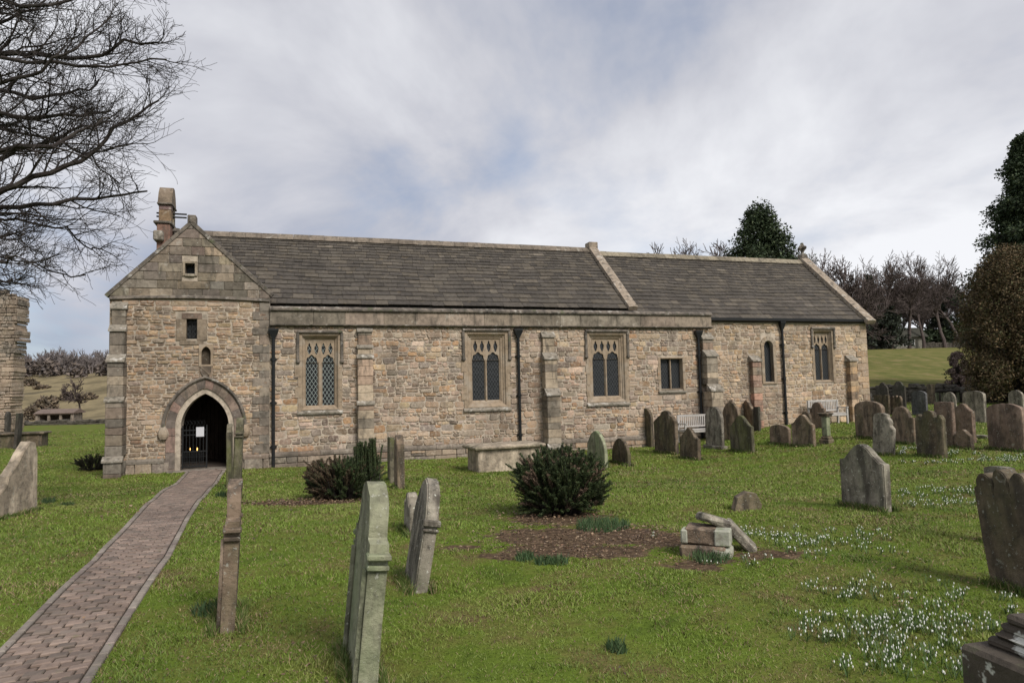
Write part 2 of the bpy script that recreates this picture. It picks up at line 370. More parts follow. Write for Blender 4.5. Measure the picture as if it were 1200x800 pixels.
def terrain():
    mb_v = []; mb_f = []
    radii = [0.0]; r = .35
    while r < 3500:
        radii.append(r); r += max(.22, r*.022) if r < 80 else r*.05
    NS = 300
    mb_v.append((0,0,gh(0,0)))
    for r in radii[1:]:
        for k in range(NS):
            a = 2*math.pi*k/NS; x, y = r*math.cos(a), r*math.sin(a)
            mb_v.append((x,y,gh(x,y)))
    for k in range(NS): mb_f.append((0, 1+k, 1+(k+1)%NS))
    for i in range(len(radii)-2):
        b = 1+i*NS
        for k in range(NS): mb_f.append((b+k, b+NS+k, b+NS+(k+1)%NS, b+(k+1)%NS))
    me = bpy.data.meshes.new('ground'); me.from_pydata(mb_v, [], mb_f); me.polygons.foreach_set('use_smooth', [True]*len(me.polygons))
    # ground kinds: R = bare leaf-strewn soil, G = dry tan hill grass, B = brighter field
    v = np.array(mb_v); x, y = v[:,0], v[:,1]
    Rm = patchv(x, y)
    Gm = np.clip((y-75)/15,0,1)*np.clip((-x-0)/15,0,1)
    Bm = np.clip((y-42)/10,0,1)*np.clip((x+5)/10,0,1)
    arr = np.ones((len(v),4), dtype=np.float32); arr[:,0]=Rm; arr[:,1]=Gm; arr[:,2]=Bm
    a = me.color_attributes.new('Kind','FLOAT_COLOR','POINT'); a.data.foreach_set('color', arr.ravel())
    m_ = bpy.data.materials.new('ground'); m_.use_nodes = True; t = m_.node_tree; n = t.nodes; l = t.links; b = n['Principled BSDF']
    b.inputs['Roughness'].default_value = 1; b.inputs['Specular IOR Level'].default_value = .05
    tc = n.new('ShaderNodeTexCoord'); at_ = n.new('ShaderNodeAttribute'); at_.attribute_name = 'Kind'
    sp = n.new('ShaderNodeSeparateColor'); l.new(at_.outputs['Color'], sp.inputs[0])
    def nz(s, d=6, st=(1,1,1)):
        mp = n.new('ShaderNodeMapping'); mp.inputs['Scale'].default_value = st; l.new(tc.outputs['Object'], mp.inputs[0])
        q = n.new('ShaderNodeTexNoise'); q.inputs['Scale'].default_value = s; q.inputs['Detail'].default_value = d; q.inputs['Roughness'].default_value=.65; l.new(mp.outputs[0], q.inputs['Vector']); return q.outputs[0]
    def ramp(f, stops):
        q = n.new('ShaderNodeValToRGB'); l.new(f, q.inputs[0]); e = q.color_ramp.elements
        e[0].position, e[0].color = stops[0][0], (*stops[0][1],1); e[1].position, e[1].color = stops[-1][0], (*stops[-1][1],1)
        for s in stops[1:-1]: z = e.new(s[0]); z.color = (*s[1],1)
        return q.outputs[0]
    def mixc(f, a, b_):
        q = n.new('ShaderNodeMix'); q.data_type='RGBA'; l.new(f, q.inputs[0]); l.new(a, q.inputs[6]); l.new(b_, q.inputs[7]); return q.outputs[2]
    lawn = ramp(nz(1.3), [(.3,(.06,.09,.015)),(.45,(.095,.135,.02)),(.57,(.11,.115,.03)),(.68,(.12,.085,.045))])
    fld = ramp(nz(.8, 12, (1,.35,1)), [(.32,(.075,.085,.025)),(.45,(.105,.11,.034)),(.55,(.14,.13,.045)),(.68,(.20,.155,.08))])
    tan = ramp(nz(.09, 12, (1,.5,1)), [(.3,(.07,.058,.035)),(.42,(.13,.108,.065)),(.55,(.22,.18,.105)),(.64,(.10,.085,.055))])
    soil = ramp(nz(14), [(.3,(.035,.025,.017)),(.5,(.085,.058,.038)),(.7,(.16,.115,.07))])
    c = mixc(sp.outputs[2], lawn, fld); c = mixc(sp.outputs[1], c, tan)
    # break up the edge of the soil patches
    q = n.new('ShaderNodeMath'); q.operation='ADD'; l.new(sp.outputs[0], q.inputs[0])
    q2 = n.new('ShaderNodeMath'); q2.operation='MULTIPLY_ADD'; l.new(nz(5), q2.inputs[0]); q2.inputs[1].default_value=2.4; q2.inputs[2].default_value=-1.55; l.new(q2.outputs[0], q.inputs[1])
    q3 = n.new('ShaderNodeMath'); q3.operation='MULTIPLY'; q3.use_clamp=True; l.new(q.outputs[0], q3.inputs[0]); q3.inputs[1].default_value=4
    q4 = n.new('ShaderNodeMath'); q4.operation='MULTIPLY'; l.new(q3.outputs[0], q4.inputs[0])
    q5 = n.new('ShaderNodeMath'); q5.operation='GREATER_THAN'; l.new(sp.outputs[0], q5.inputs[0]); q5.inputs[1].default_value=.02; l.new(q5.outputs[0], q4.inputs[1])
    c = mixc(q4.outputs[0], c, soil)
    l.new(c, b.inputs['Base Color'])
    bp = n.new('ShaderNodeBump'); bp.inputs['Strength'].default_value=.8; bp.inputs['Distance'].default_value=.06; l.new(nz(7), bp.inputs['Height']); l.new(bp.outputs[0], b.inputs['Normal'])
    o = link('ground', me, m_); tag(o, 'green churchyard lawn running into fields and a tan hillside', kind='structure')
terrain()

# ------------------------------------------------------------------ brick path
def path_obj():
    rng = random.Random(5); mb = MB(); base = MB()
    ys_ = np.arange(20.25, -2.5, -0.115)
    # arc-length samples along the centre line
    pts = [(float(path_x(y)), float(y)) for y in np.arange(20.72, -2.5, -.05)]
    S = [0]
    for i in range(1,len(pts)): S.append(S[-1]+math.dist(pts[i],pts[i-1]))
    def P(s, u):
        x = np.interp(s, S, [p[0] for p in pts]); y = np.interp(s, S, [p[1] for p in pts])
        x2 = np.interp(s+.3, S, [p[0] for p in pts]); y2 = np.interp(s+.3, S, [p[1] for p in pts])
        x1 = np.interp(s-.3, S, [p[0] for p in pts]); y1 = np.interp(s-.3, S, [p[1] for p in pts])
        d = math.hypot(x2-x1,y2-y1); nx, ny = -(y2-y1)/d, (x2-x1)/d
        u = u*float(path_w(y)); return (x+nx*u, y+ny*u)
    half = PW/2; edge = .088; s = 0; row = 0; h = .102; top = .022
    def block(s0,s1,u0,u1,col,dz=0):
        g = .006
        q = [P(s0+g,u0+g),P(s0+g,u1-g),P(s1-g,u1-g),P(s1-g,u0+g)]
        c = .008
        q2 = [P(s0+g+c,u0+g+c),P(s0+g+c,u1-g-c),P(s1-g-c,u1-g-c),P(s1-g-c,u0+g+c)]
        tl = rng.uniform(-.003,.003)
        vs = [(x,y,gh(x,y)-.04) for x,y in q]+[(x,y,gh(x,y)+top-.007+dz) for x,y in q]+[(x,y,gh(x,y)+top+dz+(tl if i<2 else 0)) for i,(x,y) in enumerate(q2)]
        fs = [(8,9,10,11)]+[(i,(i+1)%4,(i+1)%4+4,i+4) for i in range(4)]+[(i+4,(i+1)%4+4,(i+1)%4+8,i+8) for i in range(4)]
        mb.add(vs, fs, col)
    while s < S[-1]-.5:
        inner = half-edge-.006; nb = 5; bw = 2*inner/nb*1.0
        for k in range(-1, nb+1):
            u0 = -inner + k*bw + (bw*.5 if row%2 else 0) ; u1 = u0+bw
            stg = h*.38 if (k % 2) else 0
            u0c, u1c = max(u0,-inner), min(u1,inner)
            if u1c-u0c < .03: continue
            v = rng.uniform(.75,1.2); c = rng.choice([(.20,.15,.122),(.215,.163,.135),(.18,.14,.117),(.225,.173,.142),(.165,.132,.11)])
            block(s+stg, s+stg+h, u0c, u1c, tuple(x*v for x in c), rng.uniform(-.003,.003))
        s += h; row += 1
    for sg in (-1,1):
        s = 0
        while s < S[-1]-.5:
            v = rng.uniform(.8,1.15); a, b = (half-edge, half) if sg > 0 else (-half, -half+edge)
            L_ = .21
            block(s, s+L_, a, b, tuple(x*v for x in rng.choice([(.22,.19,.16),(.20,.165,.145),(.24,.21,.18)])), rng.uniform(0,.004)); s += L_
    o = mb.build('brick_path', MT['path']); tag(o, 'reddish brick paver path with stone edging leading to the arched church door', kind='structure')
    n = 120; vs = []; 
    for i in range(n+1):
        s = (S[-1]-.4)*i/n
        for u in np.linspace(-half+.01, half-.01, 5):
            x,y = P(s,u); vs.append((x,y,gh(x,y)+.006))
    fs = [(i*5+k, i*5+k+1, (i+1)*5+k+1, (i+1)*5+k) for i in range(n) for k in range(4)]
    base.add(vs, fs, (.05,.04,.03)); o = base.build('path_bedding', MT['path']); tag(o, 'dark sand in the joints of the brick path', kind='structure')
path_obj()

# ------------------------------------------------------------------ church
church = empty('church', P0, ANG, 'long low medieval stone church with slate roofs, west bellcote and pointed arched doorway', 'church')
PAL_W = [(.40,.28,.175),(.35,.24,.15),(.28,.195,.13),(.43,.31,.195),(.26,.205,.155),(.31,.19,.115),(.17,.12,.085),(.38,.28,.18)]
PAL_N = [(.46,.355,.26),(.41,.31,.22),(.34,.285,.225),(.40,.28,.195),(.27,.22,.175),(.49,.39,.29),(.41,.31,.20),(.24,.17,.125),(.38,.24,.14),(.34,.28,.225),(.46,.345,.25),(.49,.375,.275),(.34,.205,.115),(.42,.32,.25),(.38,.28,.21),(.28,.23,.19),(.20,.15,.115)]
PAL_C = [(.47,.35,.23),(.43,.32,.205),(.39,.30,.21),(.43,.29,.17),(.34,.27,.2),(.49,.38,.26),(.30,.215,.15),(.44,.32,.22)]
PAL_A = [(.22,.185,.15),(.25,.21,.165),(.195,.165,.135),(.27,.22,.165),(.22,.172,.135),(.18,.157,.13)]
PAL_P = [(.29,.245,.19),(.27,.22,.17),(.30,.24,.19),(.25,.215,.17)]
def clip(poly, line):
    a, b, c = line; o = []
    for i in range(len(poly)):
        p, q = poly[i], poly[(i+1)%len(poly)]; dp, dq = a*p[0]+b*p[1]-c, a*q[0]+b*q[1]-c
        if dp <= 0: o.append(p)
        if dp*dq < 0: k = dp/(dp-dq); o.append((p[0]+(q[0]-p[0])*k, p[1]+(q[1]-p[1])*k))
    return o
def masonry(mb, t0, t1, z0, z1, w, pal, rng, hr=(.09,.19), lr=(1.3,3.2), holes=(), lines=(), joint=.009, proud=(.006,.03), rough=.014, skip=None, wob=.03, split=.3, wide=.9):
    """courses of separately shaped stones on the wall plane at depth w"""
    def wobz(t, z): 
        e = min(1, (z-z0)/.3, (z1-z)/.3); return z + max(0,e)*wob*(math.sin(t*.9+z*2)+.6*math.sin(t*2.3+z*5))
    def stone(a,b,c,d):
        if b-a < .04 or d-c < .03: return
        cx_, cz_ = (a+b)/2, (c+d)/2
        if skip and (skip(cx_,cz_) or skip(a,c) or skip(b,c) or skip(a,d) or skip(b,d)): return
        j = joint*rng.uniform(.6,1.3); a += j; b -= j; c += j*.8; d -= j*.8
        r = min(b-a, d-c)*rng.uniform(.12,.30) if rough > .006 else .008
        J = lambda: rng.uniform(-rough,rough)
        o = [(a+r,c),(b-r,c),(b,c+r),(b,d-r),(b-r,d),(a+r,d),(a,d-r),(a,c+r)]
        if rough: o = [(p[0]+J()*.8, p[1]+J()*.6) for p in o]
        o = [(p[0], wobz(p[0],p[1])) for p in o]
        for l_ in lines:
            o = clip(o, l_)
            if len(o) < 3: return
        mx_, mz_ = sum(p[0] for p in o)/len(o), sum(p[1] for p in o)/len(o)
        p_ = rng.uniform(*proud); n = len(o); ins = 1-min(.4, .02/max(.04,min(b-a,d-c)))
        tl, tz = rng.uniform(-.03,.03), rng.uniform(-.06,.06)
        ring = [(mx_+(q[0]-mx_)*ins, mz_+(q[1]-mz_)*(ins-.04)) for q in o]
        vs = [(q[0], w+.004, q[1]) for q in o] + [(q[0], w-p_+tl*(q[0]-mx_)+tz*(q[1]-mz_), q[1]) for q in ring] + [(mx_, w-p_-(.006 if rough>.006 else 0), mz_)]
        fs = [(i,(i+1)%n,n+(i+1)%n,n+i) for i in range(n)] + [(n+i, n+(i+1)%n, 2*n) for i in range(n)]
        c_ = rng.choice(pal); v = rng.uniform(.6,1.32)*1.03
        mb.add(vs, fs, (c_[0]*v*rng.uniform(.96,1.05), c_[1]*v, c_[2]*v*rng.uniform(.92,1.08)))
    z = z0
    while z < z1-.02:
        h = rng.uniform(*hr)
        if z+h > z1-.05: h = z1-z
        iv = [(t0,t1)]
        for (a,b,c,d) in holes:
            if d <= z+.015 or c >= z+h-.015: continue
            ni = []
            for (p,q) in iv:
                if b <= p or a >= q: ni.append((p,q)); continue
                if a > p: ni.append((p,a))
                if b < q: ni.append((b,q))
            iv = ni
        for (p,q) in iv:
            t = p
            while t < q-.01:
                l_ = h*rng.uniform(*lr)
                if rng.random() < .06: l_ *= wide+1
                if t+l_ > q-.08: l_ = q-t
                if rng.random() < split and h > .11 and l_ < .5:
                    k = rng.uniform(.35,.65); stone(t,t+l_,z,z+h*k)
                    if rng.random() < .4 and l_ > .2: stone(t,t+l_*.5,z+h*k,z+h); stone(t+l_*.5,t+l_,z+h*k,z+h)
                    else: stone(t,t+l_,z+h*k,z+h)
                else: stone(t,t+l_,z,z+h)
                t += l_
        z += h
CW = .30     # chancel set-back
# --- openings (photo pixels -> wall coordinates)
def R4(x0,x1,y0,y1,w=0):
    a = WT(x0,(y0+y1)/2,w)[0]; b = WT(x1,(y0+y1)/2,w)[0]; xm=(x0+x1)/2
    return [a, b, WT(xm,y1,w)[1], WT(xm,y0,w)[1]]
win1 = R4(353,397,392.5,480); win2 = R4(546.5,594,390,477); win3 = R4(690,733,391,471); win4 = R4(774,800,420,456)
win5 = R4(954,975.5,387.5,447.5,CW); lan = R4(895.5,906,399,447,CW)
slit = R4(218.5,231,373,397); gabw = R4(217,228.5,309,321)
print('WIN', [[round(v,2) for v in w_] for w_ in (win1,win2,win3,win4,win5,lan,slit,gabw)])
tG0 = tx(127,450); tG1 = tx(316,450); tN1 = tx(832,440); tC1 = WT(1017,440,CW)[0]; tE = 16.8
zPar0 = (WT(400,383)[1]+WT(800,384.5)[1])/2; zPar1 = (WT(400,362.5)[1]+WT(800,364.5)[1])/2
zEave = WT(224,352)[1]
zPl = (WT(325,531)[1]+WT(740,513)[1])/2
apex = WT(224.5,262); zV0 = WT(127,344)[1]; zV1 = WT(316,344)[1]
zCe = WT(925,377,CW)[1]
print('T', tG0,tG1,tN1,tC1,'par',zPar0,zPar1,'pl',zPl,WT(325,531),WT(740,513),'apex',apex,zV0,zV1,'chan',zCe, 'base', WT(240,552), WT(325,547), WT(1000,494,CW))
# door: two-centred arch
dl, dr = tx(211.5,520), tx(268,520); dc = (dl+dr)/2; dhw = (dr-dl)/2
zSp = WT(240,500)[1]; zAp = WT(240,461)[1]; zD0 = -.62
def arch_pts(hw, rise, n=14, c=0.0, zs=0.0):
    """right foot -> apex -> left foot of a pointed arch"""
    Rr = (hw*hw+rise*rise)/(2*hw); o = []
    a1 = math.atan2(rise, Rr-hw) if rise < Rr else math.pi/2
    th = math.asin(min(1, rise/Rr))
    for i in range(n+1):
        q = th*i/n; o.append((c+hw-Rr+Rr*math.cos(q), zs+Rr*math.sin(q)))
    return o + [(2*c-x, z) for x, z in reversed(o[:-1])]
rise = zAp-zSp
door_loop = [(dl,zD0-.4),(dr,zD0-.4)] + arch_pts(dhw, rise, 14, dc, zSp)
def in_arch(t, z, g=.12):
    if z < zSp: return abs(t-dc) < dhw+g
    hw = dhw+g; rs = rise+g*1.2; Rr = (hw*hw+rs*rs)/(2*hw)
    dx = abs(t-dc)+Rr-hw; return dx*dx+(z-zSp)**2 < Rr*Rr
rng = random.Random(11)
ZB = -1.0
# --- west bay
lines_g = [( (apex[1]-zV0), -(apex[0]-tG0), 0)]
def line_through(p, q, keep):   # half plane a*x+b*z<=c containing keep
    a, b = q[1]-p[1], -(q[0]-p[0]); c = a*p[0]+b*p[1]
    if a*keep[0]+b*keep[1] > c: a, b, c = -a, -b, -c
    return (a,b,c)
tG0w = tG0
LG = [line_through((tG0,zV0),apex,(apex[0],0)), line_through((tG1+.02,zV1),apex,(apex[0],0))]
mb = MB()
fr_slit = (slit[0]-.28, slit[1]+.28, slit[2]-.18, slit[3]+.16)
nic = R4(234,249,405,443); 
masonry(mb, tG0, tG1-.02, zPl, zEave, 0, PAL_W, rng, hr=(.075,.15), holes=[fr_slit, tuple(nic)], skip=in_arch, split=.25, rough=.019, proud=(.004,.034))
masonry(mb, tG0, tG1-.02, ZB, zPl-.07, -.07, PAL_A, rng, hr=(.3,.42), lr=(1.2,2.2), joint=.01, rough=.006, proud=(.004,.02), skip=in_arch, wob=.0, split=.2)
mb.build('wall', MT['rubble'], church)['label'] = 'brown rubble wall of the west bay around the doorway'
backW = plate('wall_core', [[(tG0,ZB),(tG1,ZB),(tG1,zV1),apex,(tG0,zV0)], door_loop, rect(*slit), rect(*gabw), rect(nic[0]+.04,nic[1]-.04,WT(240,429)[1]+.02,nic[3]-.04)], 0, .55, MT['mortar'], church)
mb = MB()
fr_g = (gabw[0]-.08, gabw[1]+.08, gabw[2]-.08, gabw[3]+.08)
masonry(mb, tG0, tG1, zEave+.09, apex[1]+.02, -.02, PAL_A, rng, hr=(.24,.30), lr=(1.3,2.6), holes=[fr_g], lines=LG, joint=.004, rough=.003, proud=(.008,.016), wob=0, split=0)
mb.build('gable', MT['ashlar'], church)['label'] = 'grey dressed-stone gable of the west bay'
mb = MB()     # drip course that bows up in the middle
n = 16
for i in range(n):
    a = tG0+(tG1-tG0)*i/n; b = tG0+(tG1-tG0)*(i+1)/n
    f = lambda t: zEave+.0+.07*(1-((t-(tG0+tG1)/2)/((tG1-tG0)/2))**2)
    vs = [(a,.0,f(a)-.05),(a,-.09,f(a)-.01),(a,-.07,f(a)+.05),(a,0,f(a)+.1),(b,.0,f(b)-.05),(b,-.09,f(b)-.01),(b,-.07,f(b)+.05),(b,0,f(b)+.1)]
    mb.add(vs, [(0,1,5,4),(1,2,6,5),(2,3,7,6)]+([(0,3,2,1)] if i==0 else [])+([(4,5,6,7)] if i==n-1 else []), (.12,.10,.08))
mb.build('string_course', MT['coping'], church)
def plinth_run(t0, t1, z0, z1, w, pr=.07):
    mb = MB(); t = t0
    while t < t1-.01:
        l_ = min(rng.uniform(.5,1.0), t1-t); k0 = (t-t0)/(t1-t0); za = z0+(z1-z0)*(k0); j = rng.uniform(-.008,.008)
        if t1-t-l_ < .2: l_ = t1-t
        zb = z0+(z1-z0)*((t+l_-t0)/(t1-t0))
        vs = []
        for tt, zz in ((t+.004,za+j),(t+l_-.004,zb+j)):
            vs += [(tt,w+.0,zz+.05),(tt,w-.03,zz+.045),(tt,w-pr-.03,zz-.02),(tt,w-pr-.03,zz-.09),(tt,w,zz-.09)]
        v = rng.uniform(.8,1.15); c = rng.choice(PAL_A)
        mb.add(vs, [(0,1,6,5),(1,2,7,6),(2,3,8,7),(3,4,9,8),(0,4,3,2,1),(5,6,7,8,9)], tuple(x*v for x in c)); t += l_
    mb.build('plinth_course', MT['ashlar'], church)
plinth_run(tG0+.5, dl-.42, zPl, zPl, 0); plinth_run(dr+.42, tG1-.02, zPl, zPl, 0)
# quoins at the right-hand edge of the west bay
mb = MB(); z = zPl+.05; k = 0
while z < zEave-.05:
    h = min(rng.uniform(.2,.32), zEave-z); l_ = (.5,.3)[k%2]; c = rng.choice(PAL_A); v = rng.uniform(.9,1.25)
    mb.box(tG1-l_, tG1-.004, -.035, .1, z+.004, z+h-.004, .008, tuple(x*v for x in c)); z += h; k += 1
mb.build('quoins', MT['ashlar'], church)
# --- nave wall
mb = MB()
frames = []
def grow(r, l_, t=None, b=None): return (r[0]-l_, r[1]+l_, r[2]-(b if b is not None else l_), r[3]+(t if t is not None else l_))
masonry(mb, tG1, tN1, zPl+.05, zPar0, 0.0, PAL_N, rng, hr=(.08,.22), lr=(.9,2.4), holes=[grow(win1,.10,.05,.1), grow(win2,.10,.05,.1), grow(win3,.10,.05,.1), grow(win4,.04)], split=.35, rough=.024, proud=(.004,.036))
masonry(mb, tG1, tN1, ZB, zPl-.09, -.07, PAL_A+PAL_N[:4], rng, hr=(.24,.36), lr=(1.3,3), joint=.01, rough=.006, proud=(.004,.02), wob=0, split=.1)
mb.build('wall', MT['rubble'], church)['label'] = 'patchy pale rubble wall of the nave'
plinth_run(tG1, tN1, WT(325,531)[1], WT(740,513)[1], 0)
plate('wall_core', [rect(tG1,tN1,ZB,zPar0), rect(*win1), rect(*win2), rect(*win3), rect(*win4)], 0.0, .55, MT['mortar'], church)
# parapet
mb = MB(); t = tG1+.0
while t < tN1+.1:
    l_ = min(rng.uniform(.7,1.5), tN1+.1-t); l_ = tN1+.1-t if tN1+.1-t-l_ < .3 else l_
    v = rng.uniform(.78,1.12); c = rng.choice(PAL_P)
    mb.box(t+.003, t+l_-.003, -.10, .25, zPar0+.06, zPar1-.13, .006, tuple(x*v for x in c)); t += l_
mb.build('parapet', MT['ashlar'], church)
mb = MB(); t = tG1
while t < tN1+.12:
    l_ = min(rng.uniform(.9,1.8), tN1+.12-t); l_ = tN1+.12-t if tN1+.12-t-l_ < .3 else l_
    vs = []
    for tt in (t+.003, t+l_-.003): vs += [(tt,.32,zPar1-.12),(tt,-.17,zPar1-.12),(tt,-.18,zPar1-.07),(tt,-.06,zPar1+.02),(tt,.32,zPar1+.05)]
    mb.add(vs, [(0,1,6,5),(1,2,7,6),(2,3,8,7),(3,4,9,8),(4,0,5,9),(4,3,2,1,0),(5,6,7,8,9)], (1,1,1))
    vs = []
    for tt in (t+.003, t+l_-.003): vs += [(tt,.0,zPar0-.02),(tt,-.05,zPar0-.02),(tt,-.15,zPar0+.03),(tt,-.15,zPar0+.057),(tt,0,zPar0+.057)]
    mb.add(vs, [(0,1,6,5),(1,2,7,6),(2,3,8,7),(3,4,9,8),(4,0,5,9),(4,3,2,1,0),(5,6,7,8,9)], (1,1,1)); t += l_
mb.build('parapet_coping', MT['coping'], church)
# --- chancel wall
mb = MB()
masonry(mb, tN1-.3, tC1-.0, .25, zCe, CW, PAL_C, rng, hr=(.09,.2), lr=(1.2,2.8), holes=[grow(win5,.06,.04,.06), grow(lan,.13,.16,.05)], split=.25, rough=.014)
masonry(mb, tN1-.3, tC1-.0, ZB, .25, CW-.02, PAL_C, rng, hr=(.14,.26), lr=(1.2,2.6), split=.2)
mb.build('wall', MT['rubble'], church)['label'] = 'warm tan rubble wall of the chancel'
def lancet_loop(r, n=10):
    c = (r[0]+r[1])/2; hw = (r[1]-r[0])/2; zs = r[3]-hw*1.05
    return [(r[0],r[2]),(r[1],r[2])] + arch_pts(hw, hw*1.05, n, c, zs)
plate('wall_core', [rect(tN1-.6,tC1,ZB,zCe), rect(*win5), lancet_loop(lan)], CW, CW+.55, MT['mortar'], church)
mb = MB(); z = .1; k = 0
while z < zCe-.1:
    h = min(rng.uniform(.22,.32), zCe-z); l_ = (.55,.32)[k%2]; c = rng.choice(PAL_C); v = rng.uniform(.75,1.0)
    mb.box(tC1-l_, tC1+.03, CW-.035, CW+(.32 if k%2 else .55), z+.004, z+h-.004, .01, tuple(x*v for x in c)); z += h; k += 1
mb.build('quoins', MT['rubble'], church)
# other walls (end and north walls) so that the building closes
WN = 7.1; zR = WT(480,284, 3.7)[1]; zRc = WT(840,303, 3.7)[1]
print('ridge', zR, zRc, WT(245,276,3.7), WT(700,292,3.7), WT(950,309,3.7))
zNe = WT(742,357,.3)[1]-.16
mb = MB(); c = (.26,.21,.16)
mb.box(tG0, tG0+.5, .55, WN, ZB, zV0-.1, 0, c)
mb.prism([(.9,zNe-.5),(WN,zNe-.5),(WN,zNe),(3.7,zR-.15),(.9,zNe+.4)], .55, .95, 'x', c)
mb.box(tG0, tC1, WN-.5, WN, ZB, zCe, .0, c)
mb.prism([(CW+.55,ZB),(WN,ZB),(WN,zCe),(3.7,zRc-.2),(CW+.55,zCe)], tC1-.5, tC1, 'x', c)
mb.prism([(.55,zPar0),(WN,zPar0),(WN,zNe),(3.7,zR-.15),(.55,zNe)], tE-.3, tE, 'x', c)
mb.box(tN1-.5, tN1, .55, CW+.6, ZB, zPar0, 0, c)
mb.build('wall', MT['ashlar'], church)['label'] = 'end and north walls of the church'
# dark room behind the doorway and windows
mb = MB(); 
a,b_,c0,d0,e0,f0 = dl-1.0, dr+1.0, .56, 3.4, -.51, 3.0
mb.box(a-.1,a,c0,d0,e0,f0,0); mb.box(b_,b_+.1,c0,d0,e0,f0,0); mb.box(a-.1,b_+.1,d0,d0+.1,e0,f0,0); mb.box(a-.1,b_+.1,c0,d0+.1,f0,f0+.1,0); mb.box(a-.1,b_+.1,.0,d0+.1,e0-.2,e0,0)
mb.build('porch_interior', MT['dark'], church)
# --- roofs
PAL_S = [(.078,.068,.057),(.070,.061,.052),(.086,.075,.062),(.066,.058,.05),(.098,.084,.067)]
def slope(name, t0, t1, e, r, rows, sl, label, pal=PAL_S, lines=()):
    """stone slates from eave e=(w,z) to ridge r=(w,z), courses diminishing upwards"""
    mb = MB(); L_ = math.dist(e,r); ux, uz = (r[0]-e[0])/L_, (r[1]-e[1])/L_; nx, nz_ = -uz, ux
    sg = 1 if nz_ > 0 else -1; nx *= sg; nz_ *= sg
    hs = [1.35-.7*i/rows for i in range(rows)]; sm = sum(hs); s = 0
    def P(t, s_, o):
        o = o-.07*math.sin(math.pi*min(1,max(0,s_/L_)))*math.sin(math.pi*(t-t0)/(t1-t0))+.018*math.sin(t*1.7+s_*.6)*math.sin(math.pi*min(1,max(0,s_/L_)))
        return (t, e[0]+ux*s_+nx*o, e[1]+uz*s_+nz_*o)
    mb.add([P(t0,-.05,-.16),P(t1,-.05,-.16),P(t1,L_,-.16),P(t0,L_,-.16),P(t0,-.05,-.10),P(t1,-.05,-.10),P(t1,L_,-.10),P(t0,L_,-.10)], [(0,1,2,3),(4,5,6,7),(0,1,5,4),(3,2,6,7),(0,3,7,4),(1,2,6,5)], (.05,.045,.04))
    for i in range(rows):
        h = L_*hs[i]/sm; t = t0
        rowv = rng.uniform(.94,1.06)
        while t < t1-.01:
            w_ = min(sl*hs[i]*rng.uniform(.55,1.5), t1-t); w_ = t1-t if t1-t-w_ < .1 else w_
            o0 = .034+rng.uniform(-.006,.008); th = .026; g = .004; dj = rng.uniform(-.015,.012)
            c = rng.choice(pal); v = rng.uniform(.84,1.14)*rowv
            if rng.random() < .02: v *= 1.4
            a, b = t+g, t+w_-g; s0 = s+dj; s1 = min(s+h+.03, L_)
            vs = [P(a,s0,o0-th),P(b,s0,o0-th),P(b,s0,o0+rng.uniform(-.003,.003)),P(a,s0,o0),P(b,s1,.006),P(a,s1,.006)]
            mb.add(vs, [(0,1,2,3),(3,2,4,5),(0,3,5),(1,4,2)], tuple(x*v for x in c)); t += w_
        s += h
    o = mb.build(name, MT['slate'], church); o['label'] = label; return o
def ridge(parent, t0, t1, w, z, col=(.17,.14,.11)):
    mb = MB(); t = t0
    while t < t1-.01:
        l_ = min(.55, t1-t); v = rng.uniform(.8,1.25); j = rng.uniform(-.006,.006)
        pr = [(w-.24,z-.16),(w-.21,z-.11),(w-.04,z+.07+j),(w+.04,z+.07+j),(w+.21,z-.11),(w+.24,z-.16),(w,z+.0)]
        mb.prism(pr, t+.004, t+l_-.004, 'x', tuple(x*v for x in col)); t += l_
    mb.build('ridge_tile', MT['ashlar'], parent)
rf = slope('roof', .75, tE, (.28,zNe), (3.7,zR), 19, .40, 'long dark stone-slate roof of the nave')
ridge(rf, .9, tE-.02, 3.7, zR+.03)
slope('roof', .75, tE, (7.15,zNe), (3.7,zR), 15, .62, 'north slope of the nave roof')
rc = slope('roof', tE+.02, tC1-.05, (CW-.12,zCe+.10), (3.7,zRc), 20, .36, 'dark stone-slate roof of the chancel')
ridge(rc, tE+.1, tC1-.2, 3.7, zRc+.03, (.22,.19,.14))
slope('roof', tE+.02, tC1-.05, (7.2,zCe+.1), (3.7,zRc), 17, .5, 'north slope of the chancel roof')
# cross roof over the west bay (two slopes running back into the nave roof)
def cross_slope(e, r, label):
    mb = MB(); L_ = math.dist(e,r); rows = 11; hs = L_/rows
    u = ((r[0]-e[0])/L_, (r[1]-e[1])/L_); nrm = (-u[1]*(1 if u[0]>0 else -1), abs(u[0]))
    def P(w, s, o): return (e[0]+u[0]*s+nrm[0]*o, w, e[1]+u[1]*s+nrm[1]*o)
    mb.add([P(.1,0,0),P(4.2,0,0),P(4.2,L_,0),P(.1,L_,0),P(.1,0,-.06),P(4.2,0,-.06),P(4.2,L_,-.06),P(.1,L_,-.06)], [(0,1,2,3),(4,5,6,7),(0,1,5,4),(3,2,6,7),(0,3,7,4),(1,2,6,5)], (.05,.045,.04))
    for i in range(rows):
        w = .1
        while w < 4.1:
            l_ = rng.uniform(.25,.6); v = rng.uniform(.75,1.2); c = rng.choice(PAL_S); a, b = w+.004, min(4.19,w+l_)-.004
            s0, s1 = i*hs, min(L_, (i+1)*hs+.03)
            mb.add([P(a,s0,.012),P(b,s0,.012),P(b,s0,.036),P(a,s0,.036),P(b,s1,.006),P(a,s1,.006)], [(0,1,2,3),(3,2,4,5),(0,3,5),(1,4,2)], tuple(x*v for x in c)); w += l_
    mb.build('roof', MT['slate'], church)['label'] = label
cross_slope((tG0-.02,zV0-.02), (apex[0],apex[1]-.02), 'west slope of the roof over the entrance bay')
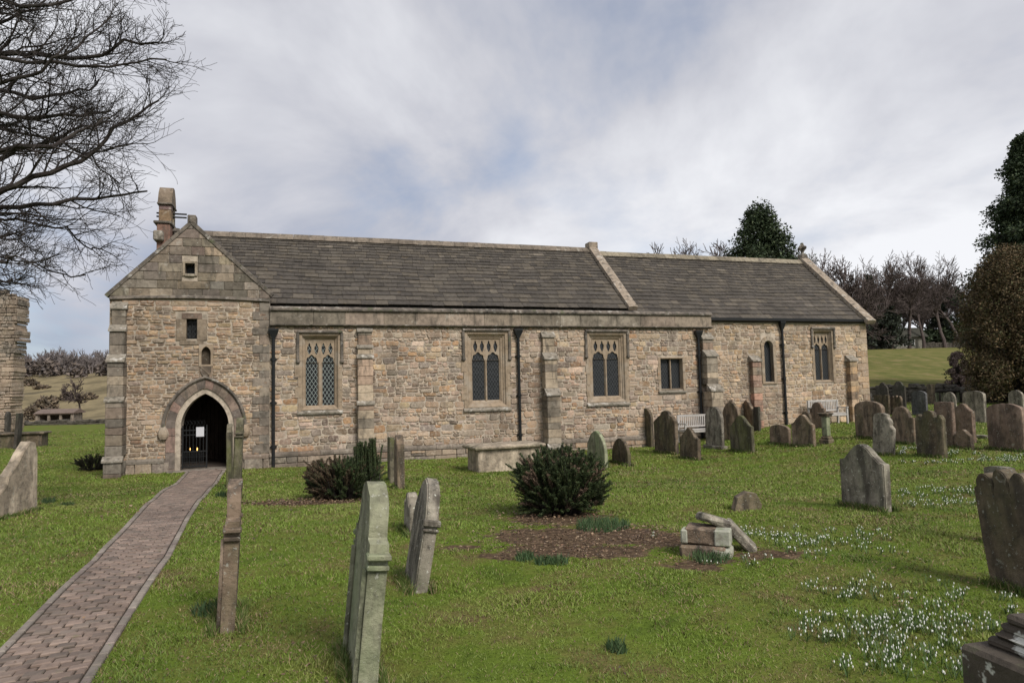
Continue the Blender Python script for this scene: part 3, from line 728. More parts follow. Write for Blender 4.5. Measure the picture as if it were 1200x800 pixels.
cross_slope((tG1+.02,zV1-.02), (apex[0],apex[1]-.02), 'east slope of the roof over the entrance bay')
# copings
def sweep_coping(p, q, name='coping', wid=.24, th=.12, label=None, m_='coping'):
    """stone coping along a sloping line p->q, (t,w,z) points, width along t"""
    p, q = Vector(p), Vector(q); d = (q-p); L_ = d.length; d.normalize(); mb = MB(); s = 0
    side = Vector((1,0,0)) if abs(d.x) < .5 else Vector((0,1,0)); nn = side.cross(d).normalized()
    if nn.z < 0: nn = -nn
    while s < L_-.01:
        l_ = min(rng.uniform(.5,.8), L_-s); l_ = L_-s if L_-s-l_ < .2 else l_; v = rng.uniform(.8,1.2)
        vs = []
        for ss in (s+.004, s+l_-.004):
            b = p+d*ss
            for (a_, h_) in ((-wid/2,-.05),(-wid/2,th*.75),(0,th),(wid/2,th*.75),(wid/2,-.05)): vs.append(b+side*a_+nn*h_)
        mb.add(vs, [(i,(i+1)%5,(i+1)%5+5,i+5) for i in range(5)]+[(0,1,2,3,4),(9,8,7,6,5)], (v,v,v)); s += l_
    o = mb.build(name, MT[m_], church)
    if label: o['label'] = label
    return o
MT['coping_pale'] = mat('pale_coping', (.27,.22,.17), layers=[(5, (.45,.43,.38), .55, .66, .6), (6, (.08,.07,.06), .48, .66, .8)], bump=(40,.5,.012))
sweep_coping((tG0-.10,.05,zV0-.08), (apex[0],.05,apex[1]+.03), wid=.22, th=.075)
sweep_coping((tG1+.08,.05,zV1-.06), (apex[0],.05,apex[1]+.03), wid=.22, th=.075)
mb = MB(); mb.box(apex[0]-.11,apex[0]+.13,-.06,.3,apex[1]-.02,apex[1]+.26,.02,(.6,.6,.6)); mb.build('gable_cap', MT['coping'], church)
sweep_coping((tE,.2,zNe-.02), (tE,3.7,zR+.08), wid=.36, th=.14, m_='coping_pale', label='pale raised coping between nave and chancel roofs')
mb = MB(); mb.box(tE-.2,tE+.2,3.5,3.95,zR-.05,zR+.32,.02); mb.build('coping_cap', MT['coping_pale'], church)
sweep_coping((tC1-.02,CW-.35,zCe-.06), (tC1-.02,3.7,zRc+.1), wid=.42, th=.17, m_='coping_pale', label='pale coping on the chancel gable')
sweep_coping((tC1-.02,7.4,zCe-.06), (tC1-.02,3.7,zRc+.1), wid=.42, th=.17, m_='coping_pale')
sweep_coping((.72,7.3,zNe-.02), (.72,3.7,zR+.08), wid=.36, th=.14)
# finial cross on the chancel gable
mb = MB(); cz = zRc+.2; ct = tC1-.05; cw = 3.7
mb.box(ct-.17,ct+.17,cw-.17,cw+.17,cz-.1,cz+.16,.03,(1,1,1)); mb.box(ct-.06,ct+.06,cw-.07,cw+.07,cz+.15,cz+.72,.03)
mb.box(ct-.07,ct+.07,cw-.26,cw+.26,cz+.40,cz+.54,.04); mb.box(ct-.22,ct+.22,cw-.06,cw+.06,cz+.41,cz+.53,.04)
ring = [(ct+.13*math.cos(a), cw, cz+.47+.15*math.sin(a)) for a in [2*math.pi*i/12 for i in range(13)]]
mb.tube(ring, .045, 6); mb.build('finial_cross', MT['coping'], church)
# bellcote, seen edge-on over the west gable
def bz(px,py): return WT(px,py,3.7)
tb0, tb1 = bz(188.5,250)[0], bz(203,250)[0]; zt = bz(197,221)[1]; zm1 = bz(197,242)[1]; zm2 = bz(197,263)[1]
bell = MB(); col = lambda: tuple(x*rng.uniform(.8,1.15) for x in (.20,.155,.11))
W0, W1 = 3.3, 4.15
bell.box(tb0-.04,tb1-.02,W0-.1,W1+.1,zR-1.3,zm2-.09,.02,col())
for (w0,w1) in ((W0,W0+.3),(W1-.3,W1)):
    z = zm2
    while z < zm1-.05:
        h = min(.42, zm1-z); bell.box(tb0,tb1,w0,w1,z+.003,z+h-.003,.015,col()); z += h
bell.prism([(W0-.05,zm1),(W1+.05,zm1),(W1-.1,zt-.25),((W0+W1)/2+.12,zt),((W0+W1)/2-.12,zt),(W0+.1,zt-.25)], tb0-.03, tb1+.02, 'x', col())
bc = bell.build('bellcote', MT['ashlar'], church)
mb = MB(); mb.box(tb0-.14,tb1+.04,W0-.16,W1+.16,zm2-.09,zm2,.02); mb.box(tb0-.05,tb1+.04,W0-.08,W1+.08,zm1-.04,zm1+.02,.01); mb.build('moulding', MT['coping'], bc)
mb = MB()
for z in (zm2+.42, zm2+.30):
    mb.box(tb0-.16,tb1+.42,W0+.5,W0+.56,z-.025,z+.025,.005,(.3,.3,.3))
mb.build('bell_frame', MT['iron'], bc)
mb = MB(); prof = [(.02,.28),(.10,.26),(.14,.12),(.2,.0)]; bm_c = ((tb0+tb1)/2, 3.7)
for i in range(3):
    (r0,z0_),(r1,z1_) = prof[i], prof[i+1]
    ring0 = [(bm_c[0]+r0*math.cos(a),bm_c[1]+r0*math.sin(a),zm2+.35+z0_) for a in [k*math.pi/6 for k in range(12)]]
    ring1 = [(bm_c[0]+r1*math.cos(a),bm_c[1]+r1*math.sin(a),zm2+.35+z1_) for a in [k*math.pi/6 for k in range(12)]]
    mb.add(ring0+ring1, [(k,(k+1)%12,(k+1)%12+12,k+12) for k in range(12)])
mb.build('bell', MT['iron'], bc)
mb = MB(); mb.box(tb0-.12,tb0+.2,3.0,3.5,zR-.45,zR-.1,.04); mb.build('kneeler', MT['lichen_top'], church)
# lead strip behind the parapet, gutter along the chancel eave
mb = MB(); mb.prism([(.27,zPar1-.1),(.9,zPar1+.10),(.9,zPar1-.3),(.27,zPar1-.3)], tE+.1, tN1+.05, 'x'); mb.build('lead_flashing', MT['lead'], church)
mb = MB(); mb.prism([(CW-.20,zCe+.02),(CW-.20,zCe+.12),(CW-.02,zCe+.14),(CW-.02,zCe+.0),(CW-.15,zCe-.0)], tN1-.3, tC1-.2, 'x'); mb.build('gutter', MT['iron'], church)
mb = MB(); mb.box(tN1, tC1+.02, CW-.05, CW+.1, zCe-.10, zCe-.0, .015, (.33,.28,.21)); mb.build('eaves_course', MT['ashlar'], church)

# --- windows
def reveal(mb, r, d0=-.0, steps=((0,-.0),(.05,.05),(.05,.09),(.10,.14)), col=(1,1,1)):
    a,b,c,d = r
    rings = [[(a+i,w,c+i),(b-i,w,c+i),(b-i,w,d-i),(a+i,w,d-i)] for i, w in steps]
    for k in range(len(rings)-1):
        mb.add(rings[k]+rings[k+1], [(i,(i+1)%4,(i+1)%4+4,i+4) for i in range(4)], col)
def win(name, r, lights, w0, kind, glass, hood=True, zhood=None, label=None, sill=True, ears=True, jw=.10, mw=.10):
    a,b,c,d = r
    o = empty(name, (0,0,0)); o.parent = church
    if label: o['label'] = label
    # jambs
    mb = MB(); m_ = .10
    A,B,C,D = a-.10,b+.10,c-.06,d+.05
    # jamb stones alternate a little
    for sd in (-1,1):
        z = C; k = 0
        while z < D-.02:
            h = min(rng.uniform(.28,.5), D-z); h = D-z if D-z-h < .15 else h; x = rng.uniform(0,.10) if k%2 else 0
            if sd < 0: mb.box(A-x, a+.0, w0-.035, w0+.2, z+.003, z+h-.003, .006)
            else: mb.box(b-.0, B+x, w0-.035, w0+.2, z+.003, z+h-.003, .006)
            z += h; k += 1
    mb.box(a,b,w0-.033,w0+.2,d,D,.005)
    iw = jw/2 if kind != 'plain' else .012
    reveal(mb, (a,b,c,d), steps=((0,w0-.03),(iw*.35,w0-.025),(iw*.7,w0+.04),(iw,w0+.05),(iw*1.05,w0+.08),(iw*1.5,w0+.09),(iw*2,w0+.15),(iw*2,w0+.26)))
    mb.build('frame', MT['dressed'], o)
    ia, ib, ic, id_ = a+iw*2, b-iw*2, c+min(iw,.05)*1.2, d-min(iw*2,.14)
    nl = lights; mw = mw if kind != 'plain' else .05
    lw = ((ib-ia)-mw*(nl-1))/nl
    if kind == 'tracery':
        H = id_-ic; zt_ = id_-H*.20; loops = [rect(ia-.01,ib+.01,zt_-H*.14,id_+.01)]
        # heads of the lights
        for k in range(nl):
            la = ia+k*(lw+mw); lc = la+lw/2; zs = zt_-H*.12
            ap = arch_pts(lw/2-.004, H*.10, 8, lc, zs)
            cus = []
            for i,(x,z) in enumerate(ap):      # cusps
                ph = i/(len(ap)-1)*math.pi*3; kk = abs(math.sin(ph))**.6; sx = lc-x
                f_ = .72+.28*kk; cus.append((lc+(x-lc)*f_, zs+(z-zs)*f_ if z > zs else z))
            loops.append([(la+.004,zt_-H*.139),(la+lw-.004,zt_-H*.139)] + cus[0:0] + [(la+lw-.004, zs)] + cus[1:-1] + [(la+.004, zs)])
        # small upper lights with pointed heads
        nu = nl*2; uw = (ib-ia)/nu
        for k in range(nu):
            uc = ia+uw*(k+.5); hw = uw*.31; zb = zt_-H*.015; ztp = id_-H*.045
            loops.append([(uc-hw*.25,zb+.0),(uc+hw*.25,zb+.0),(uc+hw*.8,zb+(ztp-zb)*.28),(uc+hw,zb+(ztp-zb)*.5),(uc+hw*.8,zb+(ztp-zb)*.68),(uc+hw*.45,zb+(ztp-zb)*.72),(uc+hw*.4,zb+(ztp-zb)*.86),(uc,ztp),(uc-hw*.4,zb+(ztp-zb)*.86),(uc-hw*.45,zb+(ztp-zb)*.72),(uc-hw*.8,zb+(ztp-zb)*.68),(uc-hw,zb+(ztp-zb)*.5),(uc-hw*.8,zb+(ztp-zb)*.28)])
        plate('tracery', loops, w0+.13, w0+.19, MT['dressed'], o)
        zm_top = zt_-H*.13
        mbm = MB()
        for k in range(nl-1):
            mc = ia+(k+1)*lw+k*mw+mw/2
            mbm.prism([(mc-mw/2,w0+.17),(mc-mw*.18,w0+.10),(mc+mw*.18,w0+.10),(mc+mw/2,w0+.17),(mc+mw*.3,w0+.21),(mc-mw*.3,w0+.21)], ic-.02, zm_top, 'z')
        mbm.build('mullion', MT['dressed'], o)
    elif kind == 'plain':
        mbm = MB()
        for k in range(nl-1):
            mc = ia+(k+1)*lw+k*mw+mw/2; mbm.box(mc-mw/2,mc+mw/2,w0+.06,w0+.16,ic-.02,id_+.02,.015)
        mbm.build('mullion', MT['dressed'], o)
    mb = MB(); gw = w0+.175
    mb.quad([(ia-.02,gw,ic-.02),(ib+.02,gw,ic-.02),(ib+.02,gw,id_+.02),(ia-.02,gw,id_+.02)]); mb.build('glass', MT[glass], o)
    # saddle bars
    if sill:
        mb = MB(); mb.prism([(w0-.09,c-.13),(w0-.10,c-.08),(w0+.16,c+iw*1.4),(w0+.16,c-.13)], a-.12, b+.12, 'x'); mb.build('sill', MT['lichen_top'], o)
    if hood:
        zh = zhood; mb = MB(); t_ = .085; hx0, hx1 = a-.10, b+.10; hz = D+.02
        def bar(x0,x1,z0_,z1_,down=False):
            mb.prism([(w0,z1_),(w0-.05,z1_),(w0-.11,z1_-.035),(w0-.11,z0_),(w0-.07,z0_-.0),(w0,z0_)], x0, x1, 'x')
        bar(hx0-.02,hx1+.02,hz,hz+.08)
        if ears:
            for x in (hx0,hx1):
                mb.box(x-.045,x+.045,w0-.09,w0,zh,hz+.002,.015)
                mb.box(x-.06,x+.06,w0-.11,w0,zh-.08,zh+.03,.025)
        mb.build('hood_mould', MT['coping'], o)
    return o
win('window', win1, 2, 0, 'tracery', 'glass_light', True, WT(348,423)[1], 'westernmost nave window with pale diamond leading', jw=.14, mw=.15)
win('window', win2, 2, 0, 'tracery', 'glass_dark', True, WT(545,420)[1], 'middle nave window with tracery and dark leading', jw=.24, mw=.10)
win('window', win3, 2, 0, 'tracery', 'glass_dark', True, WT(688,417)[1], 'eastern nave window with tracery', jw=.22, mw=.11)
win('window', win4, 2, 0, 'plain', 'glass_dark', False, None, 'small square two-light window', sill=True)
win('window', win5, 2, CW, 'tracery', 'glass_dark', True, WT(952,406,CW)[1], 'two-light chancel window', sill=False, jw=.09, mw=.06)
# lancet
o = empty('window'); o.parent = church; o['label'] = 'narrow round-headed lancet window in the chancel'
lc = (lan[0]+lan[1])/2; lhw = (lan[1]-lan[0])/2; lzs = lan[3]-lhw*1.05
mb = MB(); ir = lhw; orr = lhw+.16
for i in range(7):
    q0, q1 = math.pi*i/7+.02, math.pi*(i+1)/7-.02
    vs = []
    for q in (q0,(q0+q1)/2,q1):
        for rr in (ir, orr):
            for w in (CW-.04, CW+.2): vs.append((lc+rr*math.cos(q), w, lzs+rr*1.05*math.sin(q)))
    fs = []
    for k in (0,4): fs += [(k,k+2,k+6,k+4),(k+1,k+5,k+7,k+3),(k,k+4,k+5,k+1),(k+2,k+3,k+7,k+6)]
    fs += [(0,1,3,2),(8,10,11,9)]
    mb.add(vs, fs)
for sd_ in (-1,1):
    z = lan[2]-.05
    while z < lzs:
        h = min(rng.uniform(.3,.42), lzs-z); h = lzs-z if lzs-z-h<.12 else h
        x0, x1 = (lan[0]-.14, lan[0]) if sd_ < 0 else (lan[1], lan[1]+.14)
        mb.box(x0,x1,CW-.038,CW+.2,z+.003,z+h-.003,.008); z += h
mb.box(lan[0]-.14,lan[1]+.14,CW-.05,CW+.2,lan[2]-.1,lan[2]-.03,.01)
mb.build('frame', MT['dressed'], o)
mb = MB(); gl = lancet_loop(lan, 8); mb.quad([(x,CW+.16,z) for x,z in gl]); mb.build('glass', MT['glass_dark'], o)
# slit window and gable opening
o = empty('window'); o.parent = church; o['label'] = 'small slit window above the doorway'
mb = MB(); a,b,c,d = slit; A,B,C,D = fr_slit
mb.box(A,a,-.03,.25,c-.05,d-.02,.01,(.23,.18,.13)); mb.box(b,B,-.03,.25,c-.05,d-.02,.01,(.24,.19,.14)); mb.box(A+.15,B-.15,-.03,.25,d-.018,D,.01,(.18,.13,.10)); mb.box(A+.1,B-.1,-.03,.25,C,c-.052,.01,(.24,.19,.14))
mb.build('frame', MT['ashlar'], o)
mb = MB(); mb.quad([(a-.01,.2,c-.06),(b+.01,.2,c-.06),(b+.01,.2,d+.01),(a-.01,.2,d+.01)]); mb.build('glass', MT['glass_dark'], o)
mb = MB(); mc_ = (a+b)/2; mb.box(mc_-.012,mc_+.012,.12,.14,c-.04,d,.003); [mb.box(a,b,.11,.13,z-.01,z+.01,.002) for z in (c+.2*(d-c),c+.5*(d-c),c+.8*(d-c))]; mb.build('bar', MT['iron'], o)
o = empty('window'); o.parent = church; o['label'] = 'tiny square opening high in the west bay gable'
mb = MB(); a,b,c,d = gabw
mb.box(a-.07,a,-.05,.2,c-.07,d+.07,.01,(.28,.23,.17)); mb.box(b,b+.07,-.05,.2,c-.07,d+.07,.01,(.28,.23,.17)); mb.box(a,b,-.05,.2,d,d+.07,.01,(.28,.23,.17)); mb.box(a,b,-.07,.2,c-.08,c,.01,(.3,.26,.2)); mb.build('frame', MT['ashlar'], o)
mb = MB(); mb.quad([(a-.01,.3,c-.01),(b+.01,.3,c-.01),(b+.01,.3,d+.01),(a-.01,.3,d+.01)]); mb.build('glass', MT['glass_dark'], o)
# niche with statue bracket and shield
a,b,c,d = nic; nc = (a+b)/2
zsh = WT(240,429)[1]
mb = MB(); nh = (.13)
plate('niche', [rect(a-.02,b+.02,zsh,d+.04), [(nc-nh,zsh+.05),(nc+nh,zsh+.05)]+arch_pts(nh,.2,8,nc,d-.22)], -.04, .12, MT['dressed'], church)
mb = MB(); mb.box(a,b,.13,.3,zsh,d,.0,(.07,.055,.04)); mb.box(a-.01,b+.01,-.03,.1,c-.03,zsh-.004,.01,(.25,.19,.14)); mb.build('niche_back', MT['ashlar'], church)
mb = MB(); sh = [(nc-.15,zsh+.0),(nc+.15,zsh+.0),(nc+.15,zsh-.14),(nc+.09,zsh-.27),(nc,zsh-.34),(nc-.09,zsh-.27),(nc-.15,zsh-.14)]
mb.prism(sh, -.08, -.02, 'y', (.14,.11,.085)); mb.prism([(nc-.15,zsh-.02),(nc-.11,zsh-.02),(nc+.12,zsh-.24),(nc+.09,zsh-.27)], -.095, -.075, 'y', (.2,.16,.12)); mb.build('shield', MT['ashlar'], church)
# doorway: orders of voussoirs, jambs, hood mould with stops
def arch_ring(mb, g0, g1, w0_, w1_, nv, pal, jl=.42):
    def pts(g, n): return arch_pts(dhw+g, rise+g*1.15, n, dc, zSp)
    n = nv*4; Pi, Po = pts(g0, n), pts(g1, n)
    tot = len(Pi)-1; per = tot//(nv*2)
    for s in range(nv*2):
        i0, i1 = s*per, min((s+1)*per, tot); c = rng.choice(pal); v = rng.uniform(.8,1.2); vs = []
        for i in range(i0, i1+1):
            for (x,z) in (Pi[i], Po[i]):
                for w in (w0_+.0, w1_): vs.append([x, w, z])
        # thin joints
        mx_ = sum(p[0] for p in vs)/len(vs); mz_ = sum(p[2] for p in vs)/len(vs)
        for p in vs: p[0] = mx_+(p[0]-mx_)*.975; p[2] = mz_+(p[2]-mz_)*.975
        fs = []
        for k in range(0, len(vs)-4, 4): fs += [(k,k+2,k+6,k+4),(k+1,k+5,k+7,k+3),(k,k+4,k+5,k+1),(k+2,k+3,k+7,k+6)]
        q = len(vs)-4; fs += [(0,1,3,2),(q,q+2,q+3,q+1)]
        mb.add(vs, fs, tuple(x*v for x in c))
    for sd in (-1,1):
        z = -.75
        while z < zSp-.01:
            h = min(rng.uniform(jl*.7,jl*1.2), zSp-z); h = zSp-z if zSp-z-h<.15 else h
            x0, x1 = dc+sd*(dhw+g0), dc+sd*(dhw+g1+.0); v = rng.uniform(.8,1.15); c = rng.choice(pal)
            mb.box(min(x0,x1),max(x0,x1),w0_,w1_,z+.004,z+h-.004,.008,tuple(x*v for x in c)); z += h
PAL_D = [(.21,.165,.13),(.24,.18,.145),(.19,.15,.12),(.25,.17,.14),(.17,.14,.12)]
mb = MB(); arch_ring(mb, .0, .15, .03, .5, 7, [tuple(q*.6 for q in p) for p in PAL_D]); arch_ring(mb, .15, .40, -.045, .3, 7, PAL_D)
da = mb.build('door_arch', MT['ashlar'], church)
def hoodsweep(g, w0_, w1_, th):
    P = arch_pts(dhw+g, rise+g*1.05, 24, dc, zSp); mb = MB(); vs = []
    for i,(x,z) in enumerate(P):
        x2,z2 = P[min(i+1,len(P)-1)]; x1,z1 = P[max(i-1,0)]; d_ = math.hypot(x2-x1,z2-z1); nx, nz_ = (z2-z1)/d_, -(x2-x1)/d_
        for (o_, w) in ((0,w0_),(0,w1_+.03),(th*.4,w1_),(th,w1_+.02),(th,w0_)): vs.append((x+nx*o_, w, z+nz_*o_))
    n = len(P); fs = [(i*5+k,i*5+(k+1)%5,(i+1)*5+(k+1)%5,(i+1)*5+k) for i in range(n-1) for k in range(5)]+[(0,1,2,3,4),tuple((n-1)*5+k for k in (4,3,2,1,0))]
    mb.add(vs, fs); return mb, P
mbh, P_ = hoodsweep(.42, .0, -.12, .09); mbh.build('hood_mould', MT['coping'], da)
for (x,z) in (P_[0], P_[-1]):
    mb = MB(); vs = []
    for i in range(6):
        zz = z-.32+.38*i/5; r_ = .055+.10*math.sin(math.pi*min(1,(i+.6)/5.2))**.7
        for k in range(8): q = 2*math.pi*k/8; vs.append((x+(.04 if x > dc else -.04)+r_*math.cos(q), -.06+r_*.8*math.sin(q), zz))
    mb.add(vs, [(i*8+k,i*8+(k+1)%8,(i+1)*8+(k+1)%8,(i+1)*8+k) for i in range(5) for k in range(8)]+[tuple(range(7,-1,-1)),tuple(range(40,48))])
    mb.build('label_stop', MT['dressed'], da)
mb = MB(); mb.box(dl-.35,dr+.35,-.20,.6,-.72,-.50,.02,(.22,.19,.16)); mb.build('doorstep', MT['ashlar'], church)
# iron gate (left leaf closed), right leaf folded in
gate = empty('gate'); gate.parent = church; gate['label'] = 'black wrought iron gate in the left half of the doorway'
mb = MB(); gw = .30; g0, g1 = dl+.02, dc+.02; zt_ = zSp-.0; zb = -.48
for z in (zb+.05, zb+.5, zb+1.0, zt_-.1): mb.box(g0,g1,gw-.012,gw+.012,z-.018,z+.018,.003)
for z in (zb+.18,zb+.34): mb.box(g0,g1,gw-.006,gw+.006,z-.006,z+.006,.001)
for x in (g0,g1): mb.box(x-.02,x+.02,gw-.02,gw+.02,zb,zt_+.05,.003)
n = 7
for k in range(1,n):
    x = g0+(g1-g0)*k/n; mb.box(x-.009,x+.009,gw-.009,gw+.009,zb+.02,zt_+.02,.002)
    mb.tube([(x,gw,zt_+.02),(x+.05,gw,zt_+.12),(x,gw,zt_+.2),(x-.05,gw,zt_+.15),(x-.02,gw,zt_+.08)], .008, 4)
for k in range(n):
    x = g0+(g1-g0)*(k+.5)/n; mb.tube([(x-.05,gw,zb+.34),(x,gw,zb+.46),(x+.05,gw,zb+.34)], .006, 4)
for k in range(0,n-1): 
    x = g0+(g1-g0)*(k+.5)/n; mb.box(x-.006,x+.006,gw-.006,gw+.006,zb+.02,zb+.5,.001)
mb.build('gate_leaf', MT['iron'], gate)
mb = MB(); gx = dr-.05
for k in range(8):
    y = gw+.03+k*.09; mb.box(gx-.009,gx+.009,y-.009,y+.009,zb,zt_+.05,.002)
for z in (zb+.05, zb+.5, zb+1.0, zt_-.1): mb.box(gx-.012,gx+.012,gw,gw+.7,z-.018,z+.018,.003)
mb.build('gate_leaf', MT['iron'], gate)
np_ = WT(234.5,505.5,gw-.03)
mb = MB(); mb.box(np_[0]-.11,np_[0]+.11,gw-.035,gw-.028,np_[1]-.15,np_[1]+.14,.001); mb.build('notice', MT['paper'], gate)
for px in (222.5,231):
    q = WT(px,526,2.6); mb = MB()
    vs=[];
    for i in range(5):
        r_ = .022*math.sin(math.pi*(i+.35)/4.7); 
        for k in range(8): a_=2*math.pi*k/8; vs.append((q[0]+r_*math.cos(a_),2.6+r_*math.sin(a_),q[1]-.05+.1*i/4))
    mb.add(vs,[(i*8+k,i*8+(k+1)%8,(i+1)*8+(k+1)%8,(i+1)*8+k) for i in range(4) for k in range(8)]+[tuple(range(8)),tuple(range(32,40))])
    mb.build('lamp_bulb', MT['lamp'], church)
# inner door of dark planks
mb = MB()
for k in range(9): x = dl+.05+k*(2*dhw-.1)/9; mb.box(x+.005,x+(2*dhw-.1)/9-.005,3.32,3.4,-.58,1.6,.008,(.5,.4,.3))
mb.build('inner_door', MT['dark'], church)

# --- buttresses
def buttress(t0, t1, stages, z0, w0, pal, label=None, cap=True, lean=0):
    """stages from the top down: (z_top, projection)"""
    mb = MB(); tops = []; prev = 0.0
    zs = [s[0] for s in stages]+[z0]
    for i,(zt_, pr) in enumerate(stages):
        zb = zs[i+1]; slope_h = min(.26, (pr-prev)*1.1+.05) if i or cap else 0
        z = zb; e = .012*i
        while z < zt_-slope_h-.01:
            h = min(rng.uniform(.2,.34), zt_-slope_h-z); h = zt_-slope_h-z if zt_-slope_h-z-h < .1 else h
            c = rng.choice(pal); v = rng.uniform(.72,1.25)
            mb.box(t0-e, t1+e, w0-pr, w0+.02, z+.003, z+h-.003, .012, tuple(x*v for x in c), jit=.006, rng=rng); z += h
        if slope_h:
            za = zt_-slope_h; top = MB(); tops.append(top)
            top.prism([(w0-pr-.05,za),(w0-pr-.05,za+.045),(w0-prev,zt_+.01),(w0-prev+.02,zt_+.01),(w0-prev+.02,za)], t0-e-.035, t1+e+.035, 'x')
        prev = pr
    o = mb.build('buttress', MT['ashlar'], church)
    if label: o['label'] = label
    for top in tops: top.build('weathering', MT['lichen_top'], o)
    return o
PAL_B = [(.33,.27,.2),(.27,.23,.18),(.37,.30,.22),(.24,.2,.16),(.37,.27,.2)]
def zw(px,py,w): return WT(px,py,w)[1]
buttress(tx(129,400,-.3), tx(145.5,400,-.3), [(zw(136,352,-.2),.18),(zw(136,380,-.3),.32),(zw(136,415,-.45),.48),(zw(136,465,-.5),.56),(zw(134,535,-.6),.66)], ZB, 0, PAL_A, 'stepped buttress on the west corner')
buttress(tx(420,450,-.1), tx(436,450,-.1), [(zPar0-.02,.10),(zw(428,404,-.2),.15),(zw(430,415,-.2),.22),(zw(430,470,-.3),.28),(zw(430,535,-.3),.38)], ZB, 0, PAL_B, 'stepped buttress beside the westernmost nave window')
buttress(tx(635.5,400,-.1), tx(649,400,-.1), [(zw(643,388,-.1),.16),(zw(647,413,-.25),.34),(zw(651,455,-.45),.52),(zw(655,520,-.6),.62)], ZB, 0, PAL_B, 'three-stage buttress between the middle and eastern nave windows')
buttress(tx(822,400,-.1), tx(834,400,-.1), [(zw(830,390,-.1),.2),(zw(835,410,-.3),.42),(zw(841,450,-.5),.66),(zw(846,505,-.6),.78)], ZB, 0, PAL_B, 'stepped buttress at the east end of the nave')
PAL_K = [(.42,.25,.18),(.36,.24,.18),(.44,.29,.22),(.38,.3,.22)]
buttress(WT(882.5,450,CW-.2)[0], WT(892.5,450,CW-.2)[0], [(zw(888,416,CW),.24)], ZB, CW, PAL_K, 'flat pinkish pilaster buttress beside the lancet', cap=True)
buttress(WT(996.5,450,CW-.2)[0], WT(1005,450,CW-.2)[0], [(zw(1001,416,CW),.24)], ZB, CW, PAL_C, 'flat pilaster buttress near the east corner', cap=True)
# --- drainpipes
def drain(px, ptop, w0, zbot, big=True):
    t_, z_ = WT(px, ptop, w0-.1); mb = MB(); w = w0-.10
    mb.tube([(t_,w,z_-.1),(t_,w,zbot)], .05, 8)
    z = z_-.9
    while z > zbot+.3: mb.tube([(t_,w,z-.05),(t_,w,z+.05)], .068, 8); mb.box(t_-.1,t_+.1,w+.04,w0+.0,z-.025,z+.025,.004); z -= 1.35
    o = mb.build('drainpipe', MT['iron'], church)
    mb = MB(); s = 1 if big else .8
    vs = []
    for (hx,hy,zz) in ((.05,.05,-.26),(.07,.06,-.2),(.13*s,.09,-.08),(.15*s,.11,.0),(.15*s,.11,.05)):
        vs += [(t_-hx,w-hy,z_+zz),(t_+hx,w-hy,z_+zz),(t_+hx,w+hy*.8,z_+zz),(t_-hx,w+hy*.8,z_+zz)]
    mb.add(vs, [(i*4+k,i*4+(k+1)%4,(i+1)*4+(k+1)%4,(i+1)*4+k) for i in range(4) for k in range(4)]+[(0,1,2,3),(16,17,18,19)])
    mb.build('hopper', MT['iron'], o)
drain(320.5,387,0,-.7); drain(607,387,0,-.65); drain(818,389,0,-.6); drain(916,378,CW,-.15,False)

